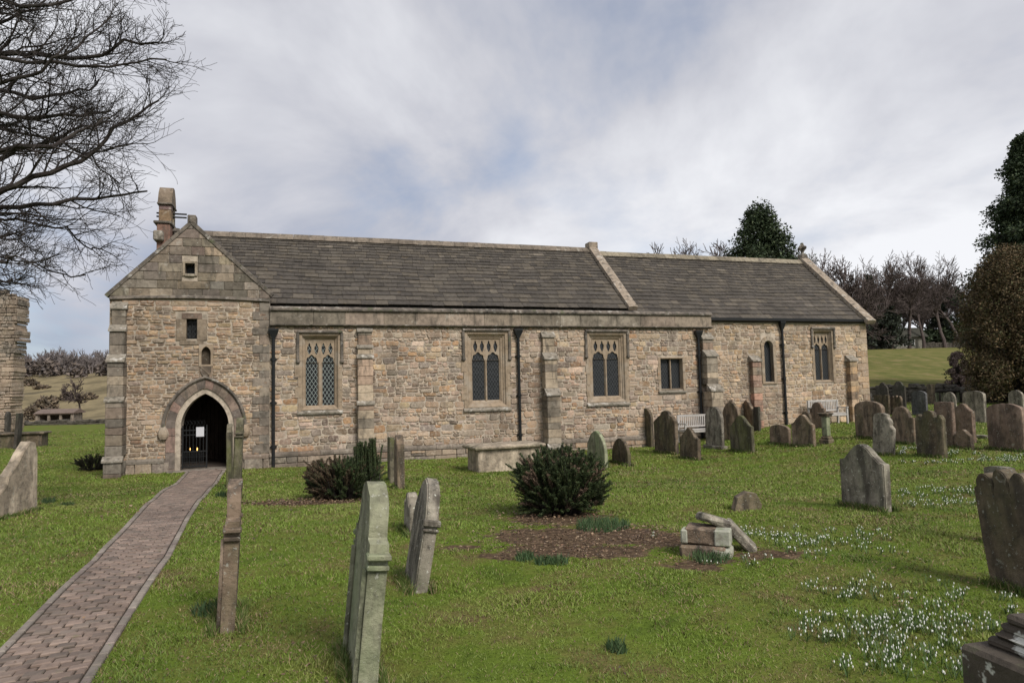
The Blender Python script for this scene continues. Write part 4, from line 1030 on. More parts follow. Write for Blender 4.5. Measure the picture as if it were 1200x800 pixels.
# ------------------------------------------------------------------ gravestones
def profile(shape, w, h, rg):
    hw = w/2; P = []
    def arc(cx, cz, r, a0, a1, n, ry=None): return [(cx+r*math.cos(R(a0+(a1-a0)*i/n)), cz+(ry or r)*math.sin(R(a0+(a1-a0)*i/n))) for i in range(n+1)]
    if shape == 'round': P = arc(0, h-hw*.95, hw, 0, 180, 14, hw*.95)
    elif shape == 'camber': P = arc(0, h-hw*.32, hw, 0, 180, 14, hw*.32)
    elif shape == 'flat': P = [(hw,h-.01),(hw*.5,h),(-hw*.4,h-.005),(-hw,h-.015)]
    elif shape == 'shoulder': 
        r = hw*.66; P = [(hw,h-r*.92),(hw*.72,h-r*.92)]+arc(0,h-r*.86,r,8,172,10,r*.86)+[(-hw*.72,h-r*.92),(-hw,h-r*.92)]
    elif shape == 'ogee':
        n = 9; q = []
        for i in range(n+1):
            k = i/n; x = hw*(1-k); z = h-hw*.62*(.5+.5*math.cos(math.pi*k)) if k<1 else h
            q.append((x, z))
        P = [(hw,h-hw*.66)]+q+[(-x,z) for x,z in reversed(q[:-1])]+[(-hw,h-hw*.66)]
    elif shape == 'point': P = [(hw,h-hw*.75),(hw*.5,h-hw*.3),(0,h),(-hw*.5,h-hw*.3),(-hw,h-hw*.75)]
    elif shape == 'gothic':
        P = arch_pts(hw, hw*1.15, 8, 0, h-hw*1.15)
    elif shape == 'trilobe':
        r = hw*.36; P = [(hw,h-.19),(hw*.93,h-.15)]+arc(hw*.78,h-.15,hw*.15,60,180,5)+[(hw*.55,h-.19)]+arc(0,h-r*.8,r*1.1,0,180,8,r*.8)+[(-hw*.55,h-.19)]+arc(-hw*.78,h-.15,hw*.15,0,120,5)+[(-hw*.93,h-.15),(-hw,h-.19)]
    elif shape == 'lobes':
        P = [(hw,h-.12)]+arc(hw*.62,h-.1,hw*.3,0,170,7,.1)+[(hw*.3,h-.15)]+arc(0,h-.06,hw*.28,-20,200,7,.09)+[(-hw*.3,h-.15)]+arc(-hw*.62,h-.1,hw*.3,10,180,7,.1)+[(-hw,h-.12)]
    elif shape == 'scroll':   # big shoulder curve stepping down to the right
        P = [(hw,h-.34),(hw*.9,h-.31),(hw*.72,h-.26),(hw*.74,h-.2),(hw*.66,h-.13),(hw*.45,h-.09),(hw*.36,h-.02)]+arc(-hw*.25,h-.08,hw*.6,60,150,6,.08)+[(-hw*.9,h-.06),(-hw,h-.12)]
    elif shape == 'ragged':
        P = [(hw,h*.76),(hw*.86,h*.8),(hw*.8,h*.86),(hw*.5,h*.9),(hw*.42,h*.97),(hw*.12,h),(-hw*.2,h*.96),(-hw*.34,h*.88),(-hw*.6,h*.83),(-hw*.8,h*.78),(-hw,h*.72)]
    elif shape == 'slant':   # snapped slab, tall at its far end
        P = [(hw,h*.80),(hw*.9,h*.97),(hw*.6,h),(hw*.2,h*.86),(-hw*.1,h*.72),(-hw*.5,h*.58),(-hw*.62,h*.47),(-hw,h*.36)]
    elif shape == 'capital':  # round head on a neck above capped pilasters
        r = hw*.74; zc_ = h-r; P = [(hw,h-r*1.45),(hw*1.0,h-r*1.2),(hw*.78,h-r*1.16),(hw*.70,h-r*1.05)]+arc(0,zc_,r,-6,186,14)+[(-hw*.70,h-r*1.05),(-hw*.78,h-r*1.16),(-hw*1.0,h-r*1.2),(-hw,h-r*1.45)]
    return [(hw,-.35)]+P+[(-hw,-.35)]
def slab(name, shape, w, h, th, m_, seed, parent=None, bev=.012):
    rg = random.Random(seed); pr = profile(shape, w, h, rg)
    pr = [(x+rg.uniform(-.004,.004), z+rg.uniform(-.004,.004)) for x, z in pr]
    bm = bmesh.new(); f_ = [bm.verts.new((x,-th/2,z)) for x,z in pr]; face = bm.faces.new(f_)
    ex = bmesh.ops.extrude_face_region(bm, geom=[face]); 
    for v in [g for g in ex['geom'] if isinstance(g, bmesh.types.BMVert)]: v.co.y += th
    bmesh.ops.recalc_face_normals(bm, faces=bm.faces)
    bmesh.ops.bevel(bm, geom=[e for e in bm.edges if abs(e.verts[0].co.y-e.verts[1].co.y) < 1e-5], offset=bev, segments=2, affect='EDGES', clamp_overlap=True)
    big = [f for f in bm.faces if len(f.verts) > 6]
    # rings of inner vertices so that the faces can undulate
    r_ = bmesh.ops.inset_region(bm, faces=big, thickness=min(.05,w*.08), depth=-.004 if rg.random() < .5 else 0)
    bmesh.ops.triangulate(bm, faces=[f for f in bm.faces if len(f.verts) > 6])
    bmesh.ops.subdivide_edges(bm, edges=[e for e in bm.edges if e.calc_length() > .12], cuts=2, use_grid_fill=True)
    off = Vector((seed*3.7, seed*1.3, 0))
    for v in bm.verts:
        nz = mnoise.noise_vector(v.co*5+off)*.007 + mnoise.noise_vector(v.co*18+off)*.004
        v.co += nz
    me = bpy.data.meshes.new(name); bm.to_mesh(me); bm.free()
    for p in me.polygons: p.use_smooth = False
    return link(name, me, m_, parent)
DW = math.atan2(Wd.y, Wd.x)
GLOG = []; GPOS = []
def headstone(label, xn, yn, xf, ytop, th=.11, shape='round', mt='grey', yaw=0, lean=0, tilt=0, w=None, base=False, extra=None, bev=.012, flip=False, hh=None, name='gravestone', group='gravestones standing on the churchyard grass'):
    """near bottom corner at (xn,yn); the far end reaches image column xf; top at ytop"""
    Pn = ground_at(xn, yn); a = DW+R(yaw); d = Vector((math.cos(a), math.sin(a), 0))
    if w is None:
        best = None
        for i in range(25, 150):
            q = proj(Pn+d*(i/100)); e = abs(q[0]-xf)
            if best is None or e < best[0]: best = (e, i/100)
        w = best[1]
    C_ = Pn + d*(w/2); px, py, dep = proj(C_)
    h = hh or (py-ytop)/FPX*dep
    C_.z = gh(C_.x, C_.y)
    GLOG.append((label[:24], round(w,2), round(h,2), round(dep,1)))
    GPOS.append((C_.x, C_.y, a, w, dep))
    o = empty(name, C_, 0, label, 'gravestone', group)
    # local x axis runs from the far end (-) to the near end (+)
    M_ = Matrix.Rotation(a+math.pi, 4, 'Z') @ Matrix.Rotation(R(lean), 4, 'Y') @ Matrix.Rotation(R(tilt), 4, 'X')
    o.rotation_euler = M_.to_euler()
    s = slab('slab', shape, w, h, th, GM[mt], len(GLOG), o, bev)
    if flip: s.scale.x = -1
    if base:
        mb = MB(); mb.box(-w/2-.07,w/2+.07,-th/2-.07,th/2+.07,-.2,.11,.02); mb.build('plinth', GM[mt], o)
    if shape == 'capital':
        r = w/2*.74
        for sg in (-1,1):
            mb = MB(); z = h-r*1.45
            mb.box(sg*w*.5-.045,sg*w*.5+.03*sg+.02,-th/2-.014,th/2+.014,z-.015,z+.02,.008)
            mb.box(sg*w*.5-.04,sg*w*.5+.015*sg+.015,-th/2-.008,th/2+.008,z-.075,z-.045,.006)
            mb.build('capital', GM[mt], o)
            mb = MB(); mb.tube([(sg*(w*.5-.05),-th/2-.0,-.1),(sg*(w*.5-.05),-th/2-.0,z-.07)], .028, 7); mb.build('colonnette', GM[mt], o)
    if extra: extra(o, w, h, th, GM[mt])
    return o
H = headstone
# left and centre foreground, seen nearly edge-on
H('tall greenish round-headed headstone in the foreground with side capitals, leaning right', 430,815,404,568, .11,'capital','pale', yaw=1, tilt=-5.5, w=.72)
H('tall thin brown headstone seen edge-on, standing just right of the brick path', 266,742,290,562, .10,'capital','brown', yaw=3, tilt=-2.5, w=.62)
H('leaning grey-brown headstone with a banded neck, right of the tall greenish stone', 493,695,476,560, .115,'gothic','grey', yaw=-1, tilt=-10, w=.62, extra=lambda o,w,h,th,m: [ (lambda mb: (mb.box(w*.5-.06,w*.5+.035,-th/2-.02,th/2+.02,h*.60,h*.66,.01), mb.box(w*.5-.05,w*.5+.02,-th/2-.012,th/2+.012,h*.55,h*.58,.008), mb.build('capital', m, o)))(MB()) ])
H('short knobbly carved stone half hidden behind the leaning grey-brown headstone', 487,628,478,577, .12,'trilobe','grey', w=.5)
H('weathered green headstone with side capitals, right of the pair beside the path near the doorway', 277,585,288,488, .13,'capital','green', yaw=2, tilt=-2, w=.55)
H('narrow green headstone on the left of the pair beside the path near the doorway', 268,573,276,496, .11,'shoulder','green', yaw=2, w=.6)
H('brown upright slab seen edge-on, right of the small reddish shrub', 470,573,463,508, .16,'shoulder','brown', tilt=0, yaw=-2, w=.6)
H('thin greenish upright slab close behind the brown one by the reddish shrub', 460,566,455,512, .12,'flat','green', yaw=-2, w=.6)
H('dark narrow leaning stone behind the reddish shrub against the wall', 441,560,436,520, .10,'point','dark', tilt=8, w=.4)
H('pointed pale headstone rising behind the large yew bush', 711,548,690,505, .10,'gothic','pale', yaw=0)
H('small dark square-shouldered headstone right of the yew bush', 738,546,719,514, .10,'round','dark', yaw=-3)
H('big broken grey slab rising to a point at the left edge of the picture', -8,610,38,518, .16,'slant','tan', yaw=-10, flip=True, lean=2)
H('dark leaning slab standing before the chest tomb at the far left', 17,526,27,484, .12,'flat','black', w=.55, tilt=-3)
H('second dark slab at the far left beside the ruined wall', 6,517,14,482, .12,'round','black', w=.6)
# middle row before the benches
H('tall round-headed dark headstone, leftmost of the row by the church bench', 765,524,752,478, .12,'round','dark')
H('tall dark headstone with jagged ornate top, second from the left by the bench', 794,532,769,480, .13,'ragged','dark')
H('short pointed-shoulder dark headstone standing forward of the bench', 820,539,799,501, .12,'ogee','dark')
H('tall pale round-topped headstone on a base right of the left bench', 848,526,829,476, .11,'round','grey', base=True)
H('brown headstone with a dark finial behind the tall pale round-topped one', 868,515,849,470, .11,'gothic','brown', extra=lambda o,w,h,th,m: (lambda mb:(mb.box(-.09,.09,-.04,.04,h-.05,h+.07,.03), mb.build('finial', m, o)))(MB()))
H('bright mossy green headstone in front of the nave corner buttress', 883,530,858,486, .12,'ogee','green')
H('brown pointed gabled headstone behind the mossy green one', 884,505,870,468, .12,'point','brown', yaw=-12)
H('thin very dark slab against the chancel wall', 891,505,885,476, .10,'flat','black')
H('low squat brown headstone, left of a bell-shaped one before the chancel', 926,521,904,497, .11,'camber','brown')
H('bell-shaped brown headstone before the chancel drainpipe', 955,523,930,485, .12,'ogee','brown')
H('small rounded stone peeping over behind the bell-shaped one', 951,511,941,482, .10,'round','dark')
H('brown shouldered headstone in front of the right-hand bench', 968,502,951,471, .11,'shoulder','red')
# right cluster
H('large broad ornate headstone by the east corner of the church with curved shoulder', 1037,516,1005,470, .13,'camber','brown', yaw=-10)
H('leaning scroll-shouldered grey headstone in front of the large ornate one', 1047,533,1024,484, .12,'scroll','grey', lean=6)
H('grey-brown headstone with notched shoulder right of the leaning scroll stone', 1074,521,1044,476, .12,'shoulder','brown', yaw=-8)
H('dark stained triple-lobed headstone in the middle of the right cluster', 1109,537,1077,481, .12,'trilobe','dark', yaw=-6)
H('plain reddish slab behind the triple-lobed headstone', 1120,525,1099,471, .12,'flat','red', yaw=-4)
H('brown headstone with stepped rounded shoulder, fallen fragment at its foot', 1143,519,1119,473, .12,'ogee','red', yaw=-6)
H('broad rounded headstone near the big brown bush', 1156,495,1131,458, .13,'camber','grey', yaw=-10)
H('wide lichen-spotted reddish headstone with cambered top at the right edge', 1203,530,1161,473, .13,'camber','red', yaw=-8)
H('lichen-covered rounded headstone behind the wide reddish one at the right edge', 1201,490,1184,457, .12,'round','grey')
H('bluish dark rounded slab in the back row of the right cluster', 1087,487,1070,458, .11,'camber','blue', yaw=-12)
H('small pointed round stone in front of the table tomb', 1121,480,1107,459, .11,'gothic','grey')
H('dark ornate headstone with pierced head in the back row near the church', 1062,478,1048,447, .12,'shoulder','black')
H('rugged dark headstone nearest the church corner in the back row', 1042,477,1028,448, .12,'ragged','black')
H('low dark cambered stone just behind the church corner', 1022,476,1006,462, .12,'camber','black', yaw=-15)
H('dark leaning stone with level top behind the leaning scroll stone', 1043,486,1026,463, .12,'flat','dark', yaw=-10)
H('small brown ornate stone between the back row and the scroll stone', 1058,486,1045,464, .12,'lobes','brown')
H('tall dark post-like stone beside the table tomb', 1096,474,1088,450, .14,'flat','dark')
H('grey bell-topped headstone standing alone on the lawn, patched with lichen', 1042,600,990,520, .12,'ogee','grey', yaw=0)
H('large dark lobed headstone leaning at the right edge of the picture', 1240,706,1170,556, .15,'lobes','dark', yaw=-6, lean=-7)
H('cap of a pale stone peeping over behind the large dark lobed headstone', 1192,640,1166,547, .13,'flat','grey', yaw=0)
H('low pale slab fallen near the wide reddish headstone', 1158,514,1146,508, .2,'flat','grey', w=.5, hh=.1)
H('small scroll fragment lying before the stepped brown headstone', 1140,527,1121,503, .12,'ogee','brown', yaw=-5)
# far extra stones by the back wall
H('small dark stone low against the back wall', 1075,466,1066,452, .12,'round','dark')
H('upright dark stone at the back wall right of the pierced one', 1103,464,1097,449, .12,'gothic','black')
for g in GLOG: print('GS', g)

# chest tombs
def chest_tomb(px, py, w, d, h, yaw, label, m_='pale', rzoff=0):
    P_ = ground_at(px, py); P_.z = gh(P_.x,P_.y)
    o = empty('chest_tomb', P_, ANG+R(yaw), label, 'tomb')
    mb = MB()
    mb.box(-w/2,w/2,0,d,-.2,h-.11,.012)
    for x in (-w/2+.02, w/2-.16):
        mb.box(x,x+.14,-.012,.05,-.1,h-.115,.01)
    mb.build('chest', GM[m_], o)
    mb = MB(); a = .11
    pr = [(-a,h-.10),(-a-.02,h-.05),(-a,h-.02),(-a+.06,h)]
    vs = []
    for (off,z) in ((-.02,h-.115),(-a,h-.09),(-a-.015,h-.05),(-a,h-.02),(-a+.07,h+.005)):
        e = off; vs += [(-w/2+e,e,z),(w/2-e,e,z),(w/2-e,d-e,z),(-w/2+e,d-e,z)]
    mb.add(vs, [(i*4+k,i*4+(k+1)%4,(i+1)*4+(k+1)%4,(i+1)*4+k) for i in range(4) for k in range(4)]+[(0,1,2,3),(16,17,18,19)])
    mb.build('lid', GM[m_], o)
    return o
chest_tomb(598, 551.5, 1.85, .85, .72, 6, 'pale stone chest tomb with overhanging lid between the two bushes by the nave wall', 'tan')
chest_tomb(18, 525, 2.1, .9, .72, 0, 'dark brown chest tomb before the ruined wall at the far left', 'dark')
# table tomb on legs (right, by back wall)
P_ = ground_at(1112, 472); P_.z = gh(P_.x,P_.y)
o = empty('table_tomb', P_, ANG-.1, 'dark table tomb with mossy top on pale legs by the back wall', 'tomb')
mb = MB(); mb.box(-1.0,1.0,0,.9,.72,.88,.03); mb.build('slab', GM['black'], o)
for x in (-.85,-.3,.3,.85):
    for y in (.1,.8): mb = MB(); mb.box(x-.09,x+.09,y-.09,y+.09,-.2,.72,.02); mb.build('leg', GM['pale'], o)
# pillar monument
P_ = ground_at(969, 519); P_.z = gh(P_.x,P_.y)
o = empty('pillar_monument', P_, ANG+.3, 'slim pale pedestal monument with a flat cap beside the bell-shaped headstone', 'monument')
mb = MB(); mb.box(-.15,.15,-.15,.15,-.2,.12,.02); mb.box(-.12,.12,-.12,.12,.12,.2,.02); mb.build('base', GM['brown'], o)
mb = MB(); mb.box(-.09,.09,-.09,.09,.2,.78,.02); mb.build('shaft', GM['pale'], o)
mb = MB(); mb.box(-.14,.14,-.14,.14,.78,.83,.015); mb.box(-.17,.17,-.17,.17,.83,.88,.02); mb.build('cap', GM['dark'], o)
# broken monument in the grass
P_ = ground_at(843, 655); P_.z = gh(P_.x,P_.y); P_ = P_+Vector((0,.25,0))
o = empty('broken_monument', P_, R(-22), 'collapsed white and brown block monument lying in pieces on the lawn', 'monument')
MT['mono'] = mat('painted_stone', (.33,.33,.27), layers=[(6,.5,.45,.7,.8),(4,(.14,.12,.09),.52,.62,.8),(10,(.2,.25,.13),.55,.65,.6)], bump=(30,.6,.01))
mb = MB(); mb.box(-.42,.24,-.27,.25,-.1,.14,.035,jit=.01,rng=rng); mb.build('base_block', GM['brown'], o)
mb = MB(); mb.box(.0,.30,-.285,.2,-.08,.13,.04,jit=.01,rng=rng); mb.build('base_block', MT['mono'], o)
mb = MB(); mb.box(-.36,.22,-.22,.22,.15,.37,.02,M=Matrix.Rotation(R(3),4,'Y')); mb.build('middle_block', GM['brown'], o)
mb = MB(); mb.box(.06,.285,-.235,.225,.145,.372,.02); mb.build('corner_block', MT['mono'], o)
mb = MB(); mb.box(-.40,-.30,-.235,.0,.16,.36,.02); mb.build('corner_block', MT['mono'], o)
o.scale = (.7,.7,.7)
M_ = Matrix.Translation((.04,.10,.45)) @ Matrix.Rotation(R(20),4,'Y') @ Matrix.Rotation(R(18),4,'Z') @ Matrix.Rotation(R(-10),4,'X')
mb = MB(); mb.box(-.22,.24,-.15,.17,-.06,.07,.03,M=M_,jit=.02,rng=rng); mb.build('fallen_slab', GM['grey'], o)
M_ = Matrix.Translation((.40,.20,.20)) @ Matrix.Rotation(R(48),4,'Y') @ Matrix.Rotation(R(10),4,'Z')
mb = MB(); mb.box(-.28,.26,-.14,.16,-.06,.07,.03,M=M_,jit=.025,rng=rng); mb.build('fallen_slab', GM['grey'], o)
# small tilted stone behind
P_ = ground_at(874, 597); P_.z = gh(P_.x,P_.y)
M_ = Matrix.Rotation(R(14),4,'Y')
mb = MB(); mb.prism([(-.17,-.1),(.17,-.1),(.18,.12),(.08,.25),(-.05,.24),(-.16,.14)], -.07,.10,'y',M=M_); o = mb.build('stump_stone', GM['brown'], None, P_)
tag(o, 'small brown boulder-like stump of a stone behind the broken monument', 'gravestone')
# foreground broken tomb, bottom right
P_ = at(1121, 753, 3.35); _zt = P_.z; P_.z = gh(P_.x,P_.y); _zt -= P_.z
o = empty('broken_tomb', P_, ANG-R(4), 'dark lichen-blotched block tomb with a rough stacked stone on top, bottom right corner', 'tomb')
MT['tomb'] = mat('blotched_tomb', (.080,.066,.052), layers=[(7,.5,.4,.7,.8),(3,(.50,.50,.46),.60,.625,.9),(2.2,(.10,.13,.05),.58,.7,.6)], bump=(30,.8,.015))
mb = MB(); mb.box(0,1.5,-.8,0,-.2,_zt,.02,jit=.008,rng=rng); mb.build('chest', MT['tomb'], o)
mb = MB()
for k in range(4): mb.box(.12+.012*k+rng.uniform(-.01,.01),.62-.03*k,-.46+.01*k,-.06-.02*k,_zt+.038*k,_zt+.038*(k+1)+.004,.016,jit=.012,rng=rng)
mb.build('stacked_stone', MT['tomb'], o)

# ------------------------------------------------------------------ benches
def bench():
    o = empty('bench', (0,0,0), 0); wd = 1.5; m_ = MT['wood']
    mb = MB()
    for k in range(5): mb.box(-wd/2+.04,wd/2-.04,-.5+k*.095,-.5+k*.095+.075,.42,.445,.004)
    mb.build('seat', m_, o)
    mb = MB(); mb.box(-wd/2+.06,wd/2-.06,-.03,.015,.88,.96,.008); mb.box(-wd/2+.06,wd/2-.06,-.06,-.02,.50,.56,.006); 
    n = 17
    for k in range(n): x = -wd/2+.1+k*(wd-.2)/(n-1); mb.box(x-.022,x+.022,-.035,-.012,.55,.90,.003, M=Matrix.Translation((0,0,0)) @ Matrix.Rotation(R(0),4,'X'))
    mb.build('backrest', m_, o)
    for x in (-wd/2,wd/2-.07):
        mb = MB(); mb.box(x,x+.07,-.55,-.48,-.05,.64,.008); mb.build('leg', m_, o)
        mb = MB(); mb.box(x,x+.07,-.05,.02,-.05,.95,.008); mb.build('leg', m_, o)
        mb = MB(); mb.box(x-.005,x+.075,-.58,-.05,.64,.675,.01); mb.build('armrest', m_, o)
        mb = MB(); mb.box(x+.01,x+.06,-.5,-.04,.35,.41,.005); mb.build('rail', m_, o)
    mb = MB(); mb.box(-wd/2+.07,wd/2-.07,-.53,-.50,.33,.41,.005); mb.build('rail', m_, o)
    return o
b1 = bench(); b2 = copy_tree(b1)
for b_, px, w_, lab in ((b1, 814, -.35, 'weathered grey slatted bench against the nave wall behind a row of dark headstones'), (b2, 965, CW-.35, 'pale slatted bench against the chancel wall below the two-light window')):
    t_ = WT(px, 495, w_)[0]; P_ = P0+T*t_+Wd*w_; P_.z = gh(P_.x,P_.y) ; b_.location = P_; b_.rotation_euler = (0,0,ANG)
    tag(b_, lab, 'bench', 'wooden benches along the church wall')

# ------------------------------------------------------------------ ruined wall, far left
def ruin():
    base = at(31, 515, 39); t_r = base.x
    o = empty('ruined_wall', (base.x-.75, 39, gh(base.x,39)), R(8), 'tall ragged ruined stone wall with a broken corner at the left edge', 'ruin')
    rg = random.Random(3); mb = MB(); H_ = (at(20,342,39).z - gh(base.x,39))
    PAL_R = [(.20,.155,.115),(.25,.20,.155),(.17,.13,.10),(.29,.23,.17),(.14,.12,.10)]
    z = -.3
    while z < H_:
        h = rg.uniform(.14,.30); edge = .2*mnoise.noise(Vector((z*.9,3.1,0))) + rg.uniform(-.04,.04)
        if z > H_-.3: edge -= .1
        # ragged corner steps out two thirds of the way up
        if H_*.66 < z < H_*.71: edge += .22
        elif z < H_*.66: edge -= .12
        x = -9
        while x < edge:
            l_ = min(h*rg.uniform(1.1,2.8), max(.05,edge-x)); c = rg.choice(PAL_R); v = rg.uniform(.75,1.2)
            last = x+l_ >= edge-.01; topj = rg.uniform(-.1,.04)
            if not (z+h > H_-.25 and rg.random() < .4): mb.box(x+.01,x+l_-.01,rg.uniform(-.05,.02),1.2 if last else .3,z+.01,z+h-.01,.025,tuple(q*v for q in c),jit=.02,rng=rg)
            x += l_
        z += h
    mb.build('masonry', MT['rubble'], o)
    mb = MB(); mb.box(-9,-.55,.05,1.15,-.4,H_-.1,.02); mb.build('core', MT['mortar'], o)
ruin()

# ------------------------------------------------------------------ field walls
def field_wall(pts, h, th, label, seed=0):
    rg = random.Random(seed); mb = MB()
    for i in range(len(pts)-1):
        a, b = Vector(pts[i]), Vector(pts[i+1]); L_ = (b-a).length; d = (b-a)/L_; ang_ = math.atan2(d.y,d.x)
        s = 0
        while s < L_:
            w_ = rg.uniform(.4,.9); p = a+d*(s+w_/2); g = gh(p.x,p.y)
            M_ = Matrix.Translation((p.x,p.y,g)) @ Matrix.Rotation(ang_,4,'Z')
            z = -.4; hh = h*rg.uniform(.9,1.05)
            while z < hh:
                q = rg.uniform(.2,.34); v = rg.uniform(.6,1.3)
                mb.box(-w_/2,w_/2,-th/2+rg.uniform(-.04,.04),th/2,z,z+q,.05,(v,v,v),M=M_,jit=.03,rng=rg); z += q
            s += w_*.97
    o = mb.build('stone_wall', MT['wallfar']); tag(o, label, 'wall'); return o
a = at(1028,470,52); b = at(1150,468,47); c = at(1290,470,44)
field_wall([(a.x-14,56,0),(a.x,52,0),(b.x,47,0),(c.x,45,0)], 1.15, .6, 'low dark drystone wall closing the churchyard on the right below the field', 1)
a = at(1000,412,150); b = at(1150,410,150)
field_wall([(a.x-30,158,0),(b.x,158,0),(b.x+50,150,0)], 1.2, .7, 'distant stone wall along the top of the green field', 2)
a = at(20,500,57); b = at(135,500,57)
field_wall([(a.x-25,60,0),(b.x+8,60,0)], .32, .6, 'low stone wall at the end of the lawn left of the church', 4)

# ------------------------------------------------------------------ trees
def grow_tree(mbT, mbC, p, d, L_, r, lvl, maxl, rg, up=.12, wander=.22, spread=42, nchild=(5,4,4,3), minr=.004, ratio=.62, sides=(8,6,4,3,3,3), first=.35):
    seg = 5 if lvl < 2 else 4; pts = [p.copy()]; rad = [r]; dd = d.copy(); q = p.copy()
    for i in range(seg):
        k = (i+1)/seg; dd = dd + Vector((rg.gauss(0,wander),rg.gauss(0,wander),rg.gauss(0,wander)))*.6 + Vector((0,0,up)); dd.normalize()
        q = q + dd*(L_/seg); pts.append(q.copy()); rad.append(max(minr, r*(1-k*(.55 if lvl < maxl else .8))))
    (mbT if lvl < 2 else mbC).tube(pts, rad, sides[min(lvl,5)], cap=(lvl==0))
    if lvl >= maxl: return
    nc = nchild[min(lvl,len(nchild)-1)]
    for c in range(nc):
        k = first+(1-first)*(c+rg.random()*.8)/nc if lvl else first+(1-first)*(c+.5)/nc
        f = k*seg; i = min(seg-1,int(f)); pp = pts[i].lerp(pts[i+1], f-i); ax = (pts[i+1]-pts[i]).normalized()
        o_ = ax.orthogonal().normalized(); o_.rotate(Matrix.Rotation(rg.random()*6.283,3,ax))
        an = R(spread*rg.uniform(.6,1.3)); nd = ax*math.cos(an)+o_*math.sin(an)
        rr = max(minr, (rad[i]*(1-(f-i))+rad[i+1]*(f-i))*rg.uniform(.5,.75))
        grow_tree(mbT, mbC, pp, nd, L_*ratio*rg.uniform(.7,1.15), rr, lvl+1, maxl, rg, up, wander, spread, nchild, minr, ratio, sides, .25)
    # leader continues
    grow_tree(mbT, mbC, pts[-1], dd, L_*ratio*rg.uniform(.8,1.1), rad[-1], lvl+1, maxl, rg, up, wander, spread, nchild, minr, ratio, sides, .2)
def bare_tree(x, y, h, seed, label, m_='bark_far', name='bare_tree', maxl=5, minr=.018, group=None, slim=1.0, trunk=.32):
    rg = random.Random(seed); z = gh(x,y); o = empty(name, (x,y,z-.1), 0, label, 'tree', group)
    A, B = MB(), MB()
    base = Vector((0,0,0)); L0 = h*trunk
    grow_tree(A, B, base, Vector((rg.gauss(0,.04),0,1)).normalized(), L0, h*.022*slim, 0, maxl, rg, .06, .2, 42, (4,4,4,4,2), minr, .62, first=.55)
    zmax = max(v[2] for v in B.v); s = h/zmax
    for Q in (A,B): Q.v = [(v[0]*s,v[1]*s,v[2]*s) for v in Q.v]
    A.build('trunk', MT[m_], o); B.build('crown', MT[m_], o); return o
def foliage(mb, n, fn, size, cols, rg, flat=0):
    for _ in range(n):
        r_ = fn(rg)
        if r_ is None: continue
        p, outd = r_; s = size*rg.uniform(.6,1.4)
        a = Vector((rg.gauss(0,1),rg.gauss(0,1),rg.gauss(0,1)*.7)); a = (a+outd*.8).normalized()
        b = a.cross(Vector((rg.gauss(0,1),rg.gauss(0,1),rg.gauss(0,1)))).normalized()
        c = rg.choice(cols); v = rg.uniform(.6,1.35); c = (c[0]*v,c[1]*v,c[2]*v)
        mb.add([p-b*s*.35, p+a*s*.5-b*s*.3, p+a*s*1.1, p+a*s*.5+b*s*.3, p+b*s*.35], [(0,1,2,3,4)], c)
def conifer(px, py, ytop, Y, wid_px, label, cols, seed, name='conifer', n=9000, power=.8, size=None, cap=1.0, lump=1.0):
    rg = random.Random(seed); P_ = at(px, py, Y); P_.z = gh(P_.x,P_.y); top = at(px,ytop,Y).z; h = top-P_.z; rad = wid_px/2/FPX*Y
    o = empty(name, P_, 0, label, 'tree'); size = size or Y*.0030
    mb = MB(); mb.tube([(0,0,-.3),(0,0,h*.5),(0,0,h*.97)], [h*.02,h*.013,.02], 8); mb.build('trunk', MT['bark'], o)
    # clumps: limbs that carry foliage
    cl_ = []
    nb = int(150*lump)
    for i in range(nb):
        k = rg.random()**.8; z = h*(.04+.94*k); rr = rad*min(1-k,cap)**power*rg.uniform(.42,1.15)+rad*.03
        a = rg.random()*6.283; cl_.append((Vector((0,0,z)), Vector((rr*math.cos(a), rr*math.sin(a), z-rr*.12+rg.uniform(-.3,.3))), rr))
    lm = MB()
    for p, q, rr in cl_: lm.tube([p, (p+q)/2+Vector((0,0,.1)), q], [.06*h/15,.04*h/15,.02], 4, cap=False)
    lm.build('limbs', MT['bark'], o)
    def fn(rg):
        p, q, rr = rg.choice(cl_); k = rg.random()**.5; c = p.lerp(q,k); s = max(.2, rad*.10)*(1.25-.5*k)
        v = Vector((rg.gauss(0,1),rg.gauss(0,1),rg.gauss(0,.75))); v = v/ max(.001,v.length) * s*rg.random()**.4
        return c+v, v.normalized()*.6+Vector((c.x,c.y,0)).normalized()*.5
    fb = MB(); foliage(fb, n, fn, size, cols, rg); fb.build('crown', MT['leaf'], o); return o
DGF = [(.035,.045,.03),(.045,.055,.035),(.03,.036,.027)]
DG = [(.035,.055,.025),(.045,.068,.03),(.026,.040,.02),(.06,.078,.035)]
conifer(897, 400, 240, 62, 270, 'dark green conifer rising behind the chancel roof', DG, 21, n=38000, power=.95, lump=1.4, cap=.6)
conifer(1226, 470, 158, 60, 245, 'tall narrow dark evergreen at the right edge of the picture', DG, 22, n=100000, power=.85, lump=3.0, cap=.66)
conifer(1022, 408, 322, 150, 60, 'small dark evergreen among the bare trees right of the church', DGF, 23, n=5000)
conifer(1042, 408, 358, 150, 56, 'broad low evergreen beside the cottage', DGF, 24, n=5000, power=.6)
conifer(1104, 408, 352, 170, 44, 'dark evergreen standing between the bare beeches', DGF, 25, n=4000)
